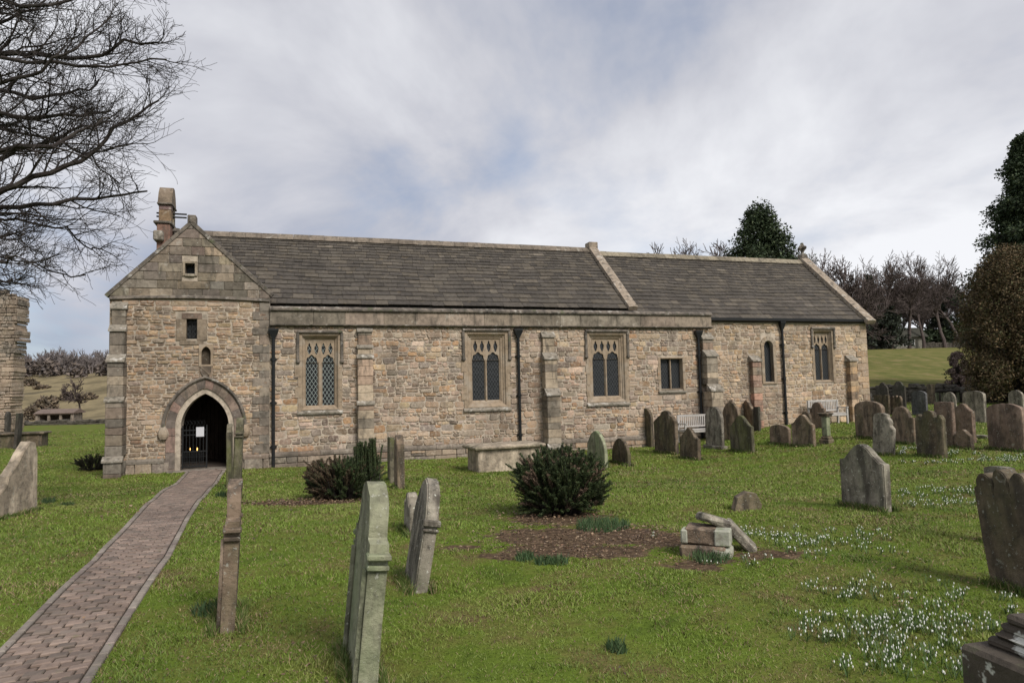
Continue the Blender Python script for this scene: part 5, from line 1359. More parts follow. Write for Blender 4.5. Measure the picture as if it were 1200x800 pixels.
def bush_mass(px, py, ytop, Y, wid_px, label, cols, seed, n=15000, name='bush', size=None, cat='bush', flat=.95, nl=70):
    rg = random.Random(seed); P_ = at(px, py, Y); P_.z = gh(P_.x,P_.y); h = at(px,ytop,Y).z-P_.z; rad = wid_px/2/FPX*Y
    o = empty(name, P_, 0, label, cat); size = size or Y*.0045; lobes = []
    for i in range(nl):
        a = rg.random()*6.283; k = rg.random(); z = h*(.06+.86*k); rr = rad*math.sqrt(max(0,1-(k*1.0)**2.2))*rg.uniform(.45,.92)
        lobes.append((Vector((rr*math.cos(a),rr*math.sin(a),z)), rad*rg.uniform(.14,.26)))
    lm = MB()
    for c, s in lobes: lm.tube([(0,0,-.1),tuple(c*.5+Vector((0,0,.1))),tuple(c)],[.05*h/6,.03*h/6,.01],4,cap=False)
    lm.build('stems', MT['bark'], o)
    def fn(rg):
        c, s = rg.choice(lobes); v = Vector((rg.gauss(0,1),rg.gauss(0,1),rg.gauss(0,1))).normalized()*s*rg.random()**.35
        p = c+v
        if p.z < 0: return None
        return p, v.normalized()
    fb = MB(); foliage(fb, n, fn, size, cols, rg); fb.build('foliage', MT['leaf'], o); return o
BR = [(.10,.070,.035),(.12,.083,.042),(.075,.056,.03),(.08,.08,.034),(.145,.10,.05)]
bush_mass(1196, 475, 283, 44, 132, 'huge rounded brown-green thuja bush at the right edge behind the gravestones', BR, 31, n=95000, size=.10, nl=340)
bush_mass(1124, 452, 410, 60, 30, 'purplish bare rounded shrub beside the huge brown-green bush', [(.13,.095,.09),(.10,.075,.07),(.16,.12,.11)], 32, n=16000, size=.09, nl=90)
# hedge, shrubs below the far trees
for i,(px,yt,wd,cols,lab) in enumerate(((1050,398,46,DG,'dark clipped hedge section left of the far cottage'),(1098,394,44,DG,'dark evergreen hedge right of the far cottage'),(1130,385,50,[(.10,.11,.03),(.07,.09,.03)],'yellow-green shrub at the edge of the wood on the right'),(1150,398,60,BR,'brown scrub bushes beneath the trees on the right'),(1022,396,40,BR,'brown scrub beside the church corner beyond the field'))):
    bush_mass(px, 409, yt-8, 166, wd, lab, cols, 50+i, n=2600, size=.6, nl=40)
far = [(1015,318,1),(1045,305,2),(1066,292,3),(1083,300,4),(1108,292,5),(1128,298,6),(1140,330,7),(1000,330,8),(972,282,9),(820,277,10),(1158,310,12)]
for px, yt, sd_ in far:
    Y = {9:95,10:95}.get(sd_, 145+sd_*2.5); P_ = at(px, 410, Y); z0_ = gh(P_.x,P_.y); h = at(px,yt,Y).z-z0_
    lab = {1:'spreading bare tree close behind the church corner',2:'bare tree just left of the tallest twin-trunked beech',3:'slender bare beech with upright forking limbs above the cottage',4:'narrow bare beech right of the forking one',5:'tallest wide-crowned bare beech on the right skyline',6:'bare tree right of the tallest beech',7:'low bare tree near the tall evergreen',8:'bare tree half hidden by the chancel gable',9:'bare treetop just right of the finial cross',10:'wide bare treetop left of the dark conifer behind the roof',12:'bare tree touching the tall evergreen'}[sd_]
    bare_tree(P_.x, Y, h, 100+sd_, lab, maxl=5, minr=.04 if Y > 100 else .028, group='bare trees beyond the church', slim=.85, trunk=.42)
rg0 = random.Random(5)
for k,(px,yt) in enumerate(((797,286),(808,281),(836,279),(850,283))):
    Y = 92+k*3; P_ = at(px, 410, Y); h = at(px,yt,Y).z-gh(P_.x,P_.y)
    bare_tree(P_.x, Y, h, 400+k, 'twiggy grey treetop in the bare clump above the roof, left of the dark conifer', maxl=5, minr=.028, group='bare treetops above the chancel roof', trunk=.3)
for k,(px,yt) in enumerate(((958,286),(985,296))):
    Y = 100+k*3; P_ = at(px, 410, Y); h = at(px,yt,Y).z-gh(P_.x,P_.y)
    bare_tree(P_.x, Y, h, 410+k, 'grey bare treetop showing just beyond the chancel gable and its cross', maxl=5, minr=.028, group='bare treetops right of the cross', trunk=.3)
for k in range(10):
    px = 990+k*17+rg0.uniform(-5,5); Y = 172+rg0.uniform(0,22); P_ = at(px, 410, Y); z0_ = gh(P_.x,P_.y); h = at(px,rg0.uniform(318,340),Y).z-z0_
    bare_tree(P_.x, Y, h, 300+k, 'bare tree in the dense brown band behind the front row of beeches', maxl=5, minr=.045, group='bare trees of the dense band beyond the field', trunk=.3)
rg1 = random.Random(15); fb = MB(); cc = []
for i in range(110):
    Y = rg1.uniform(168,190); px = rg1.uniform(960,1165); P_ = at(px,450,Y); cc.append((Vector((P_.x,Y,gh(P_.x,Y)+rg1.uniform(0,5.5)**1.0)), rg1.uniform(1,2.6)))
def fn_(rg):
    c,s = rg.choice(cc); v = Vector((rg.gauss(0,1),rg.gauss(0,1),rg.gauss(0,1))).normalized()*s*rg.random()**.4
    return c+v, v.normalized()
foliage(fb, 20000, fn_, .5, [(.07,.06,.045),(.09,.07,.055),(.045,.05,.032),(.05,.055,.03)], rg1)
o = fb.build('undergrowth', MT['leaf']); tag(o, 'dark brown and green undergrowth beneath the bare trees beyond the field', 'scrub', kind='stuff')
# cottage
P_ = at(1063, 409, 156); P_.z = gh(P_.x,P_.y)
P_.z += 0
o = empty('cottage', P_, R(5), 'small pale lodge with dark roof under the far trees', 'house')
mb = MB(); mb.box(-4.5,4.5,0,5,-1,2.9,.05,(.20,.19,.16)); mb.build('wall', MT['ashlar'], o)
mb = MB(); mb.prism([(-.6,2.8),(2.5,5.0),(5.6,2.8),(5.6,2.65),(-.6,2.65)], -5,5,'x',(.05,.05,.04)); mb.build('roof', MT['slate'], o)
MT['white'] = mat('white_paint', (.55,.55,.54), rough=.6)
for x in (-1.0,.7):
    mb = MB(); mb.box(x,x+1.2,-.12,.0,.6,2.2,.02); f_ = mb.build('window', MT['white'], o)
    mb = MB()
    for k in range(2): mb.box(x+.12+k*.52,x+.12+k*.52+.42,-.14,-.115,.75,2.05,.0)
    mb.build('pane', MT['glass_dark'], f_)
# left: sheds, hill trees, shrubs
P_ = at(64, 500, 132); P_.z = gh(P_.x,P_.y)
o = empty('open_shed', P_, R(8), 'long low open-fronted farm shed with three dark bays, left of the church beyond the lawn', 'shed')
wd = 6.3
mb = MB()
for k in range(4): x = -wd/2+k*wd/3; mb.box(x-.22,x+.22,-.2,.2,-1,2.2,.03,(.24,.2,.16))
mb.box(-wd/2,wd/2,3.6,4,-1,2.4,.02,(.15,.13,.11)); mb.box(-wd/2,-wd/2+.4,0,4,-1,2.2,.02,(.2,.17,.14)); mb.box(wd/2-.4,wd/2,0,4,-1,2.2,.02,(.2,.17,.14)); mb.box(-wd/2,wd/2,-.2,.1,1.9,2.3,.02,(.2,.17,.13)); mb.build('wall', MT['ashlar'], o)
mb = MB(); mb.prism([(-.6,2.25),(2.0,3.0),(4.5,2.3),(4.5,2.15),(-.6,2.12)], -wd/2-.4,wd/2+.4,'x',(.16,.12,.10)); mb.build('roof', MT['slate'], o)
P_ = at(93, 478, 170); bare_tree(P_.x, 170, at(93,441,170).z-gh(P_.x,170), 201, 'lone spreading bare tree on the tan hillside left of the church', maxl=4, minr=.05, trunk=.3)
for i,(px,py,yt,wd,Y) in enumerate(((54,476,466,24,190),(78,470,463,14,210),(103,468,463,14,210),(36,488,479,12,160),(48,462,455,18,240),(34,462,446,20,250))):
    bush_mass(px,py,yt,Y,wd,['wide brown scrub bush on the lower tan hillside','small brown scrub left of the lone hillside tree','round dark bush right of the lone hillside tree','low green-brown bush beside the open shed','brown scrub halfway up the tan hillside','tall brown thicket next to the ruined wall'][i],[(.16,.12,.09),(.19,.15,.10),(.12,.10,.075)],60+i,n=1500,size=.9,nl=30)
# woodland on the hill, one mass
rg = random.Random(77); A, B = MB(), MB()
for i in range(85):
    Y = rg.uniform(300,400); px = rg.uniform(-60,150); P_ = at(px, 450, Y); z = gh(P_.x,Y); h = rg.uniform(9,14); x0_ = P_.x
    n0 = len(B.v)
    grow_tree(B, B, Vector((x0_,Y,z)), Vector((0,0,1)), h*.45, .35, 0, 3, rg, .1, .2, 38, (5,4,4), .10, .62, sides=(4,3,3,3,3,3), first=.4)
MT['hazed_hill_bark'] = mat('hazed_hill_bark', (.15,.13,.125))  # bark colour lightened in place of distance haze
o = B.build('hill_wood', MT['hazed_hill_bark']); tag(o, 'grey-brown leafless wood covering the top of the hill on the left', 'wood', kind='stuff')
rg = random.Random(78); fb = MB(); 
cc = []
for i in range(160):
    Y = rg.uniform(270,420); px = rg.uniform(-60,150); P_ = at(px,450,Y); cc.append((Vector((P_.x,Y,gh(P_.x,Y)+rg.uniform(.5,4.5))), rg.uniform(1.5,3.5)))
def fn(rg):
    c,s = rg.choice(cc); v = Vector((rg.gauss(0,1),rg.gauss(0,1),rg.gauss(0,1))).normalized()*s*rg.random()**.4
    return c+v, v.normalized()
foliage(fb, 26000, fn, 1.3, [(.14,.115,.10),(.16,.13,.11),(.11,.095,.09)], rg)  # leaf tones paled as well, the haze is put into the colour
o = fb.build('hill_scrub', MT['leaf']); tag(o, 'brown undergrowth filling the hillside wood on the left', 'scrub', kind='stuff')

# big bare tree whose branches reach in from the upper left
def near_tree():
    rg = random.Random(9); TY = 10.5; base = Vector((-12.2, TY, gh(-12.2,TY)))
    o = empty('overhanging_tree', base, 0, 'large leafless tree at the left whose dark branches reach over the lawn', 'tree')
    A, B = MB(), MB()
    tr = [base+Vector((0,0,-.2)), base+Vector((.05,.1,2.2)), base+Vector((.2,.1,4.5)), base+Vector((.3,0,7)), base+Vector((.2,-.1,9.5)), base+Vector((.5,0,12))]
    A.tube([p-base for p in tr], [.42,.34,.29,.23,.16,.08], 12)
    def onT(z):
        for i in range(len(tr)-1):
            if tr[i].z <= z <= tr[i+1].z: k = (z-tr[i].z)/(tr[i+1].z-tr[i].z); return tr[i].lerp(tr[i+1],k)
        return tr[-1]
    limbs = [ ([(-40,262),(0,242),(60,238),(130,232),(172,224)],10.2,.055), ([(-60,262),(0,224),(60,200),(110,176),(150,142),(186,118)],9.6,.06),
      ([(-60,215),(0,182),(55,166),(100,150),(130,142)],10.8,.055), ([(-60,150),(0,136),(50,137),(90,134),(130,130)],10.0,.055), ([(-50,130),(0,108),(60,112),(95,106),(116,93)],11.4,.05),
      ([(-60,80),(0,65),(40,62),(100,70),(150,50),(185,50)],10.2,.06), ([(-40,40),(0,28),(40,10),(62,-8)],10.8,.045), ([(-60,60),(0,66),(90,78),(145,76),(195,70)],9.4,.04),
      ([(-50,290),(0,276),(24,277)],9.8,.05), ([(-50,315),(0,303),(20,300)],9.0,.045), ([(-50,330),(0,331),(15,326)],10,.035), ([(-60,200),(0,178),(60,172),(110,150),(128,138)],9.0,.05),
      ([(-60,20),(0,-12),(60,-30),(120,-40)],10,.06), ([(-60,-40),(0,-80),(70,-110)],10.5,.07), ([(-60,120),(0,150),(60,160),(105,185),(140,215)],11,.035), ([(-60,270),(0,300),(60,318),(100,322)],11,.022),
      ([(-60,90),(0,95),(50,85),(90,60),(130,20)],9.2,.04),([(-60,250),(0,255),(60,262),(100,285),(120,292)],10.6,.03),([(-60,10),(0,0),(60,8),(120,-10),(160,-15)],9.8,.045) ]
    for pts, Y, r in limbs:
        W_ = []
        for i,(px,py) in enumerate(pts): W_.append(at(px, py, Y+ (i-1)*rg.uniform(-.25,.25)))
        z0 = min(11.5, max(2.5, W_[0].z-1.2)); start = onT(z0); full = [start-base, (start.lerp(W_[0],.5)+Vector((0,0,-.1)))-base]+[w_-base for w_ in W_]
        # resample with wiggle
        P2 = []
        for i in range(len(full)-1):
            for k in (0,.34,.67): 
                p = full[i].lerp(full[i+1],k); P2.append(p+Vector((rg.gauss(0,.03),rg.gauss(0,.03),rg.gauss(0,.03))) if i else p)
        P2.append(full[-1]); n = len(P2); rr = [max(.012, r*1.15*(1-(i/(n-1))*.8)) for i in range(n)]
        A.tube(P2, rr, 7)
        for i in range(5, n):
            for _ in range(rg.choice((1,1,2))):
                ax = (P2[min(i+1,n-1)]-P2[i-1]).normalized(); o_ = ax.orthogonal().normalized(); o_.rotate(Matrix.Rotation(rg.random()*6.283,3,ax))
                nd = (ax*.8+o_*.75+Vector((.15,0,.05))).normalized(); q = P2[i].lerp(P2[i-1], rg.random())
                grow_tree(B, B, q, nd, rg.uniform(.42,.88)*(1.05 if i < n-5 else .6), max(.009,rr[i]*.5), 2, 4, rg, .05, .30, 42, (4,4,5,3), .0030, .66, first=.15)
    A.build('trunk', MT['bark'], o); B.build('crown', MT['bark'], o); print('TREE twigs verts', len(B.v))
near_tree()

# ------------------------------------------------------------------ yew bushes in the foreground
def yew(center, rad, h, n_st, cols, seed, label, browncols=None, lean_brown=None, spires=()):
    rg = random.Random(seed); o = empty('yew_bush', center, 0, label, 'bush'); st, fb = MB(), MB()
    def shoot(p0, p1, dens, ln, cset):
        mid = (p0+p1)/2+Vector((rg.gauss(0,.02),rg.gauss(0,.02),.02)); st.tube([p0,mid,p1],[.012,.008,.003],4,cap=False)
        n = int(dens*1.5*(p1-p0).length); ax = (p1-p0).normalized()
        for i in range(n):
            k = .3+.7*rg.random()**.85; p = p0.lerp(mid,k*2) if k < .5 else mid.lerp(p1,(k-.5)*2)
            a = rg.random()*6.283; o_ = ax.orthogonal().normalized(); o_.rotate(Matrix.Rotation(a,3,ax)); nd = (o_*.9+ax*rg.uniform(.4,1.3)).normalized()
            tip = p+nd*ln*rg.uniform(.5,1.1); b = nd.cross(ax).normalized()*rg.uniform(.0028,.005); c = rg.choice(cset); v = rg.uniform(.55,1.35)
            p = p+o_*rg.uniform(0,.025)
            fb.add([p-b, p+b, tip+b*.3, tip-b*.3], [(0,1,2,3)], (c[0]*v,c[1]*v,c[2]*v))
    for i in range(n_st):
        a = rg.random()*6.283; q = math.sqrt(rg.random()); k = 1-.28*q**3
        top = Vector((rad*q*math.cos(a), rad*.85*q*math.sin(a), h*(k*rg.uniform(.80,1.03)) if rg.random() < .72 else h*rg.uniform(.3,.75)))
        if rg.random() < .42:
            zz = rg.uniform(.12,.8); rr_ = rad*rg.uniform(.82,1.0)*(.78+.22*math.sin(zz*3)); top = Vector((rr_*math.cos(a), rr_*.85*math.sin(a), h*zz))
        s = .35+.4*(top.z/h); p0 = Vector((top.x*s*.8, top.y*s*.8, max(.03,top.z-rg.uniform(.3,.5))*.8))
        base = Vector((top.x*.12, top.y*.12, 0)); st.tube([base, p0*.5+base*.5+Vector((0,0,.03)), p0],[.02,.015,.01],4,cap=False)
        cset = cols
        if browncols and rg.random() < lean_brown(top): cset = browncols
        shoot(p0, top, 560, .035, cset)
        for _ in range(2):
            d = Vector((rg.gauss(0,.07),rg.gauss(0,.07),rg.uniform(-.08,.04))); shoot(p0+(top-p0)*.3, top+d, 430, .03, cset)
    for (x,y,z,r_) in spires:
        for _ in range(int(20*r_/.1)):
            d = Vector((rg.gauss(0,r_*.5),rg.gauss(0,r_*.5),0)); shoot(Vector((x,y,z*.2))+d*.6, Vector((x,y,z*rg.uniform(.8,1)))+d*rg.uniform(.2,1), 600, .03, cols)
    st.build('stems', MT['bark'], o); fb.build('foliage', MT['leaf'], o); return o
Y1 = [(.040,.066,.024),(.056,.082,.028),(.03,.048,.02),(.075,.088,.034)]
BC = [(.13,.08,.05),(.09,.06,.04),(.18,.115,.08),(.065,.07,.035),(.045,.06,.025)]
s1 = (proj(BUSH)[2])/FPX
c1 = Vector((BUSH.x, BUSH.y+.35, gh(BUSH.x,BUSH.y+.35)))
yew(c1, 54*s1*1.02, 80*s1, 420, Y1, 41, 'dense dark green clipped yew bush in the middle of the lawn on bare soil', [(.20,.14,.10),(.13,.09,.06)], lambda t: .2)
s2 = (proj(BUSH2)[2])/FPX
c2 = Vector((BUSH2.x, BUSH2.y+.3, gh(BUSH2.x,BUSH2.y+.3)))
yew(c2, 45*s2, 52*s2, 230, Y1, 42, 'half-dead reddish brown shrub with two green spires right of the path', BC, lambda t: .85 if t.x < .0 else .2, spires=((.34,0,68*s2,.16),(.56,.0,72*s2,.15),(.45,.1,62*s2,.2)))
# dark shrub pressed against the west corner of the church
P_ = ground_at(103, 552); yw = yew(Vector((P_.x,P_.y+.3,gh(P_.x,P_.y+.3))), .55, .5, 60, [(.02,.03,.014),(.035,.028,.018)], 43, 'low dark shrub crouching at the west corner of the church')

# ------------------------------------------------------------------ grass, leaves, snowdrops
def np_mesh(name, verts, faces_flat, loop_tot, cols, mat_):
    me = bpy.data.meshes.new(name); nv = len(verts); nf = len(loop_tot)
    me.vertices.add(nv); me.vertices.foreach_set('co', verts.astype(np.float32).ravel())
    me.loops.add(len(faces_flat)); me.loops.foreach_set('vertex_index', faces_flat.astype(np.int32))
    me.polygons.add(nf); st = np.concatenate([[0], np.cumsum(loop_tot)[:-1]]).astype(np.int32)
    me.polygons.foreach_set('loop_start', st); me.polygons.foreach_set('loop_total', loop_tot.astype(np.int32))
    me.update(calc_edges=True)
    a = me.color_attributes.new('Col','FLOAT_COLOR','POINT'); arr = np.ones((nv,4),dtype=np.float32); arr[:,:3] = cols; a.data.foreach_set('color', arr.ravel())
    return link(name, me, mat_)
def ss(a): a = np.clip(a,0,1); return a*a*(3-2*a)
def ghn(x, y):
    z = -0.55*ss((y-7)/12)*(1-ss((x-4)/7))
    z = z + ss((y-46)/30)*.9*ss((x+5)/20) + 7.9*ss((y-50)/115)*ss((x+5)/20)
    k = ss((-x-2)/12); z = z + k*(-2.7*ss((y-58)/50)+16.0*ss((y-150)/170)+10*ss((y-300)/200))
    return z + .025*np.sin(x*.9+1.3*np.sin(y*.7))*np.sin(y*1.1+.5) + .012*np.sin(x*2.7+y*1.9)
def vn(x, y, s, seed):   # cheap value noise, 0..1
    def h(i,j): 
        v = np.sin(i*127.1+j*311.7+seed*74.7)*43758.5453; return v-np.floor(v)
    x, y = x*s, y*s; xi, yi = np.floor(x), np.floor(y); fx, fy = ss(x-xi), ss(y-yi)
    return (h(xi,yi)*(1-fx)+h(xi+1,yi)*fx)*(1-fy)+(h(xi,yi+1)*(1-fx)+h(xi+1,yi+1)*fx)*fy
def fbm(x,y,s,seed): return .55*vn(x,y,s,seed)+.28*vn(x,y,s*2.1,seed+1)+.17*vn(x,y,s*4.3,seed+2)
def in_church(x, y):
    dx, dy = x-P0.x, y-P0.y; t = dx*T.x+dy*T.y; w = dx*Wd.x+dy*Wd.y
    return (t > tG0-.05) & (t < tC1+.05) & (w > -.1) & (w < 7.2)
def grass(N, y0, y1, seed):
    rs = np.random.RandomState(seed)
    y = y0*np.exp(rs.rand(N)*math.log(y1/y0)); x = (rs.rand(N)*2-1)*(y*.80+1.2)
    keep = (path_d(x,y) > PW/2-.05+rs.rand(N)**.5*.07) & ~in_church(x,y)
    soil = patchv(x,y); keep &= rs.rand(N) > np.clip(soil*1.25+ (fbm(x,y,2.5,9)-.5)*1.2*(soil>.05),0,.965)
    thin = fbm(x,y,1.1,5); keep &= rs.rand(N) < np.clip(.15+thin*1.5,0,1)
    x, y, soil = x[keep], y[keep], soil[keep]; n = len(x); z = ghn(x,y)-.012
    big = fbm(x,y,.35,1); med = fbm(x,y,1.6,2); fine = fbm(x,y,7,3)
    h = (.012+.022*rs.rand(n)+.06*np.clip(med-.48,0,1)+.07*np.clip(fine-.55,0,1)) * np.clip(1-soil,.5,1) * np.clip(.75+y/26,.9,1.5)
    w = np.clip(y,3.5,60)*.00045*rs.uniform(.7,1.3,n)+.0006
    a = rs.rand(n)*2*np.pi; ln = rs.uniform(.25,1.25,n)*h; la = rs.rand(n)*2*np.pi
    bx, by = np.cos(a)*w, np.sin(a)*w; lx, ly = np.cos(la)*ln, np.sin(la)*ln
    V = np.empty((n,5,3)); 
    V[:,0] = np.stack([x-bx,y-by,z],1); V[:,1] = np.stack([x+bx,y+by,z],1)
    V[:,2] = np.stack([x+lx*.4+bx*.8,y+ly*.4+by*.8,z+h*.62],1); V[:,3] = np.stack([x+lx*.4-bx*.8,y+ly*.4-by*.8,z+h*.62],1)
    V[:,4] = np.stack([x+lx,y+ly,z+h*.98],1)
    f = np.array([0,1,2,3,3,2,4]); F = (f[None]+5*np.arange(n)[:,None]).ravel(); LT = np.tile([4,3],n)
    g1 = np.array([.075,.118,.017]); g2 = np.array([.150,.212,.032]); g3 = np.array([.215,.225,.065]); st = np.array([.26,.20,.105]); br = np.array([.10,.062,.035])
    k = np.clip((big-.5)*2.2+(med-.5)*1.6+.45+rs.randn(n)*.2,0,1)[:,None]
    c = g1*(1-k)+g2*k
    k2 = np.clip((fbm(x,y,.9,12)-.5)*3+rs.randn(n)*.2,0,1)[:,None]*.7; c = c*(1-k2)+g3*k2
    dead = rs.rand(n) < .09+.6*np.clip(fbm(x,y,1.3,20)-.55,0,1)*2.2+soil*.3; c[dead] = st*rs.uniform(.6,1.1,(dead.sum(),1))
    dk = rs.rand(n) < .04+soil*.25; c[dk] = br
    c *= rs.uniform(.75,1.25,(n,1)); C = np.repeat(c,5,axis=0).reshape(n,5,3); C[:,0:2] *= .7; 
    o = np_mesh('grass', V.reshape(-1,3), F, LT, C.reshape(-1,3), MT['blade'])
    tag(o, 'short patchy green grass of the churchyard lawn', 'grass', kind='stuff'); print('blades', n)
def base_tufts():
    """longer grass left by the mower round the feet of the stones"""
    rs = np.random.RandomState(12); V = []; C = []
    for (cx_, cy_, a, w_, dep) in GPOS:
        if dep > 24: continue
        n = int(min(900, 5200/dep)*w_*2.2); u = (rs.rand(n)-.5)*(w_+.12); sd = np.where(rs.rand(n)<.5,-1,1)*(.07+np.abs(rs.randn(n))*.035)
        x = cx_+math.cos(a)*u-math.sin(a)*sd; y = cy_+math.sin(a)*u+math.cos(a)*sd; z = ghn(x,y)-.01
        h = rs.uniform(.05,.15,n)*np.clip(1.1-np.abs(sd)*3,.4,1); ww = max(.0016, dep*.00055); t = rs.rand(n)*6.283; q = rs.uniform(.2,.8,n)*h; la = rs.rand(n)*6.283
        bx, by = np.cos(t)*ww, np.sin(t)*ww
        v = np.stack([np.stack([x-bx,y-by,z],1), np.stack([x+bx,y+by,z],1), np.stack([x+np.cos(la)*q*.35+bx*.7,y+np.sin(la)*q*.35+by*.7,z+h*.6],1), np.stack([x+np.cos(la)*q*.35-bx*.7,y+np.sin(la)*q*.35-by*.7,z+h*.6],1), np.stack([x+np.cos(la)*q,y+np.sin(la)*q,z+h],1)],1)
        c = np.where(rs.rand(n,1)<.2, np.array([[.24,.19,.10]]), np.array([[.075,.115,.022]]))*rs.uniform(.7,1.3,(n,1)); V.append(v); C.append(np.repeat(c,5,axis=0))
    V = np.concatenate(V); n = len(V); f = np.array([0,1,2,3,3,2,4]); F = (f[None]+5*np.arange(n)[:,None]).ravel()
    o = np_mesh('long_grass', V.reshape(-1,3), F, np.tile([4,3],n), np.concatenate(C), MT['blade']); tag(o, 'longer tufts of grass around the feet of the gravestones', 'grass', kind='stuff')
grass(860000, 3.0, 48, 3)
base_tufts()
def leaves():
    rs = np.random.RandomState(8); P = []
    for (a,b,c,d) in PATCH:
        n = int(900*c*d); r = np.sqrt(rs.rand(n))*1.05; t = rs.rand(n)*6.283; P.append(np.stack([a+r*c*np.cos(t), b+r*d*np.sin(t)],1))
    n = 12000; y = 3.2*np.exp(rs.rand(n)*math.log(22/3.2)); x = (rs.rand(n)*2-1)*(y*.8+1); k = rs.rand(n) < np.clip((fbm(x,y,.8,31)-.52)*6,0.02,.8); P.append(np.stack([x[k],y[k]],1))
    p = np.concatenate(P); x, y = p[:,0], p[:,1]; k = (path_d(x,y) > PW/2) | (rs.rand(len(x)) < .08); k &= ~in_church(x,y); x, y = x[k], y[k]; n = len(x)
    s = rs.uniform(.007,.018,n)*np.clip(y/7,.8,2); a = rs.rand(n)*6.283; z = ghn(x,y)+.008+rs.rand(n)*.03
    onp = path_d(x,y) < PW/2+.02; z[onp] = ghn(x,y)[onp]+.032
    ca, sa = np.cos(a), np.sin(a); V = np.empty((n,6,3)); tl = rs.randn(n,6)*.35
    sh = [(-1,0),(-.45,.5),(.4,.45),(1,0),(.4,-.45),(-.45,-.5)]
    for i,(u,v) in enumerate(sh): V[:,i] = np.stack([x+s*(u*ca-v*sa), y+s*(u*sa+v*ca), z+s*np.abs(tl[:,i])*1.2],1)
    F = (np.arange(6)[None]+6*np.arange(n)[:,None]).ravel()
    pal = np.array([(.18,.12,.075),(.11,.07,.045),(.26,.19,.125),(.07,.048,.035),(.17,.10,.06)]); C = pal[rs.randint(0,5,n)]*rs.uniform(.7,1.2,(n,1))
    o = np_mesh('leaf_litter', V.reshape(-1,3), F, np.full(n,6), np.repeat(C,6,axis=0), MT['blade']); tag(o, 'dead brown leaves scattered over the soil and grass', 'leaves', kind='stuff')
leaves()
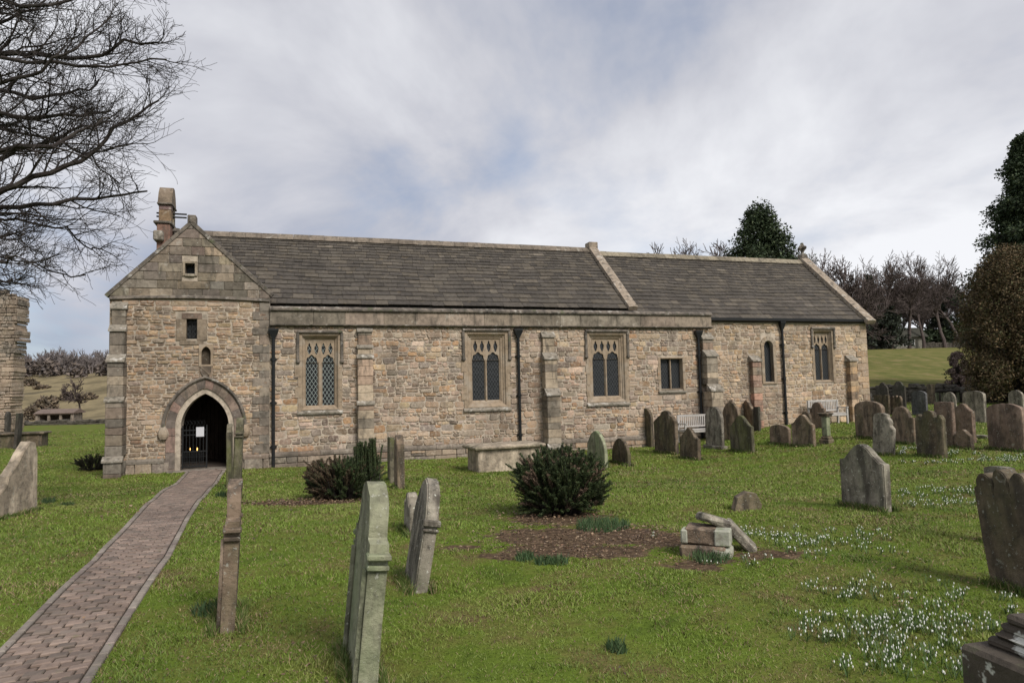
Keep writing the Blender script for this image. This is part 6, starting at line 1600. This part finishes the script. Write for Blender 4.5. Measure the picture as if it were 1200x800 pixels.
def snowdrops():
    rs = np.random.RandomState(4); P = []
    for (px,py,rx,ry,n) in ((1050,762,.46,.5,340),(1020,735,.4,.35,90),(1085,735,.5,.3,90),(1130,722,.55,.35,150),(940,735,.3,.2,14),(990,700,.35,.2,70),(1140,790,.4,.4,90),(900,630,1.1,.5,230),(960,640,.7,.4,90),(1090,580,1.2,.5,260),(1160,590,.8,.5,160),(1060,592,.6,.3,60),
        (1062,528,.7,.5,120),(1150,540,1.6,.5,160),(1120,532,.6,.4,60),(1180,540,.9,.4,70),(870,655,.5,.25,40),(1030,690,.6,.3,40)):
        c = ground_at(px,py); n = int(n*(.68 if py > 690 else .7)); r = rs.rand(n)**.7*1.2; t = rs.rand(n)*6.283; q = np.stack([c.x+r*rx*np.cos(t), c.y+r*ry*np.sin(t)],1)
        q = np.repeat(q[:max(1,n//4)],4,axis=0)+rs.randn(max(1,n//4)*4,2)*.035; P.append(q)
    p = np.concatenate(P); mb = MB(); rg = random.Random(6)
    for x,y in p:
        z = gh(x,y); h = rg.uniform(.05,.09); lx, ly = rg.gauss(0,.02), rg.gauss(0,.02); dst = max(1,y/8)
        g = rg.choice([(.07,.12,.035),(.06,.10,.03)])
        for _ in range(3):
            a = rg.random()*6.283; w_ = .0022*dst; e = rg.uniform(.02,.05); c_, s_ = math.cos(a), math.sin(a); hh = h*rg.uniform(.7,1)
            mb.add([(x-s_*w_,y+c_*w_,z),(x+s_*w_,y-c_*w_,z),(x+c_*e+s_*w_,y+s_*e-c_*w_,z+hh),(x+c_*e-s_*w_,y+s_*e+c_*w_,z+hh)], [(0,1,2,3)], g)
        t = Vector((x+lx,y+ly,z+h)); mb.tube([(x,y,z),tuple(t),(t.x+.008,t.y,t.z-.006)], .0012*dst, 3, g, cap=False)
        c = Vector((t.x+.010,t.y-.003,t.z-.008)); r_ = .0052*dst**.6; L_ = .019*dst**.6
        vs = [tuple(c)]+[(c.x+r_*math.cos(k*2.094), c.y+r_*math.sin(k*2.094), c.z-L_*.6) for k in range(3)]+[(c.x+r_*.5*math.cos(k*2.094+.3), c.y+r_*.5*math.sin(k*2.094+.3), c.z-L_) for k in range(3)]
        mb.add(vs, [(0,1,2),(0,2,3),(0,3,1),(1,4,5,2),(2,5,6,3),(3,6,4,1),(4,6,5)], (.74,.75,.70))
    o = mb.build('snowdrops', MT['blade']); tag(o, 'drifts of white snowdrops in the grass at the lower right', 'flowers', kind='stuff')
snowdrops()
# plants on the soil patches
def tuft(px, py, r, h, n, label, cols, seed):
    P_ = ground_at(px,py); rg = random.Random(seed); mb = MB()
    for _ in range(n):
        a = rg.random()*6.283; q = math.sqrt(rg.random())*r; x, y = q*math.cos(a), q*math.sin(a); b = rg.random()*6.283; e = rg.uniform(.02,.06); hh = h*rg.uniform(.5,1.1); w_ = rg.uniform(.003,.006); c = rg.choice(cols); v = rg.uniform(.7,1.3)
        mb.add([(x-w_,y,-.01),(x+w_,y,-.01),(x+e*math.cos(b)*.5+w_,y+e*math.sin(b)*.5,hh*.6),(x+e*math.cos(b),y+e*math.sin(b),hh),(x+e*math.cos(b)*.5-w_,y+e*math.sin(b)*.5,hh*.6)], [(0,1,2,3,4)], (c[0]*v,c[1]*v,c[2]*v))
    o = mb.build('daffodil_clump', MT['leaf'], None, P_); tag(o, label, 'plant', 'green leaf clumps sprouting in the lawn')
BG = [(.05,.09,.035),(.07,.11,.045),(.04,.075,.03)]
for i,(px,py,r,h,n,lab) in enumerate(((706,618,.32,.12,420,'spreading blue-green plant at the right foot of the large yew bush'),(616,656,.09,.1,90,'small green leaf clump on the soil, left of its neighbour below the yew bush'),(636,660,.08,.09,70,'small green leaf clump on the soil directly below the yew bush'),(655,660,.09,.09,80,'small green leaf clump at the right below the yew bush'),
    (245,718,.12,.1,110,'green leaf clump at the foot of the thin brown headstone by the path'),(724,762,.07,.09,60,'lone green leaf clump near the bottom edge of the lawn'),(262,582,.15,.14,90,'green leaf clump beside the path near the doorway'),(57,589,.12,.12,80,'green leaf clump right of the broken slab at the left edge'),(78,592,.12,.08,60,'blue-green leaf clump in the lawn left of the path'),(832,655,.2,.1,160,'green leaf clump growing at the foot of the broken monument'))):
    tuft(px,py,r,h,n,lab,BG,90+i)
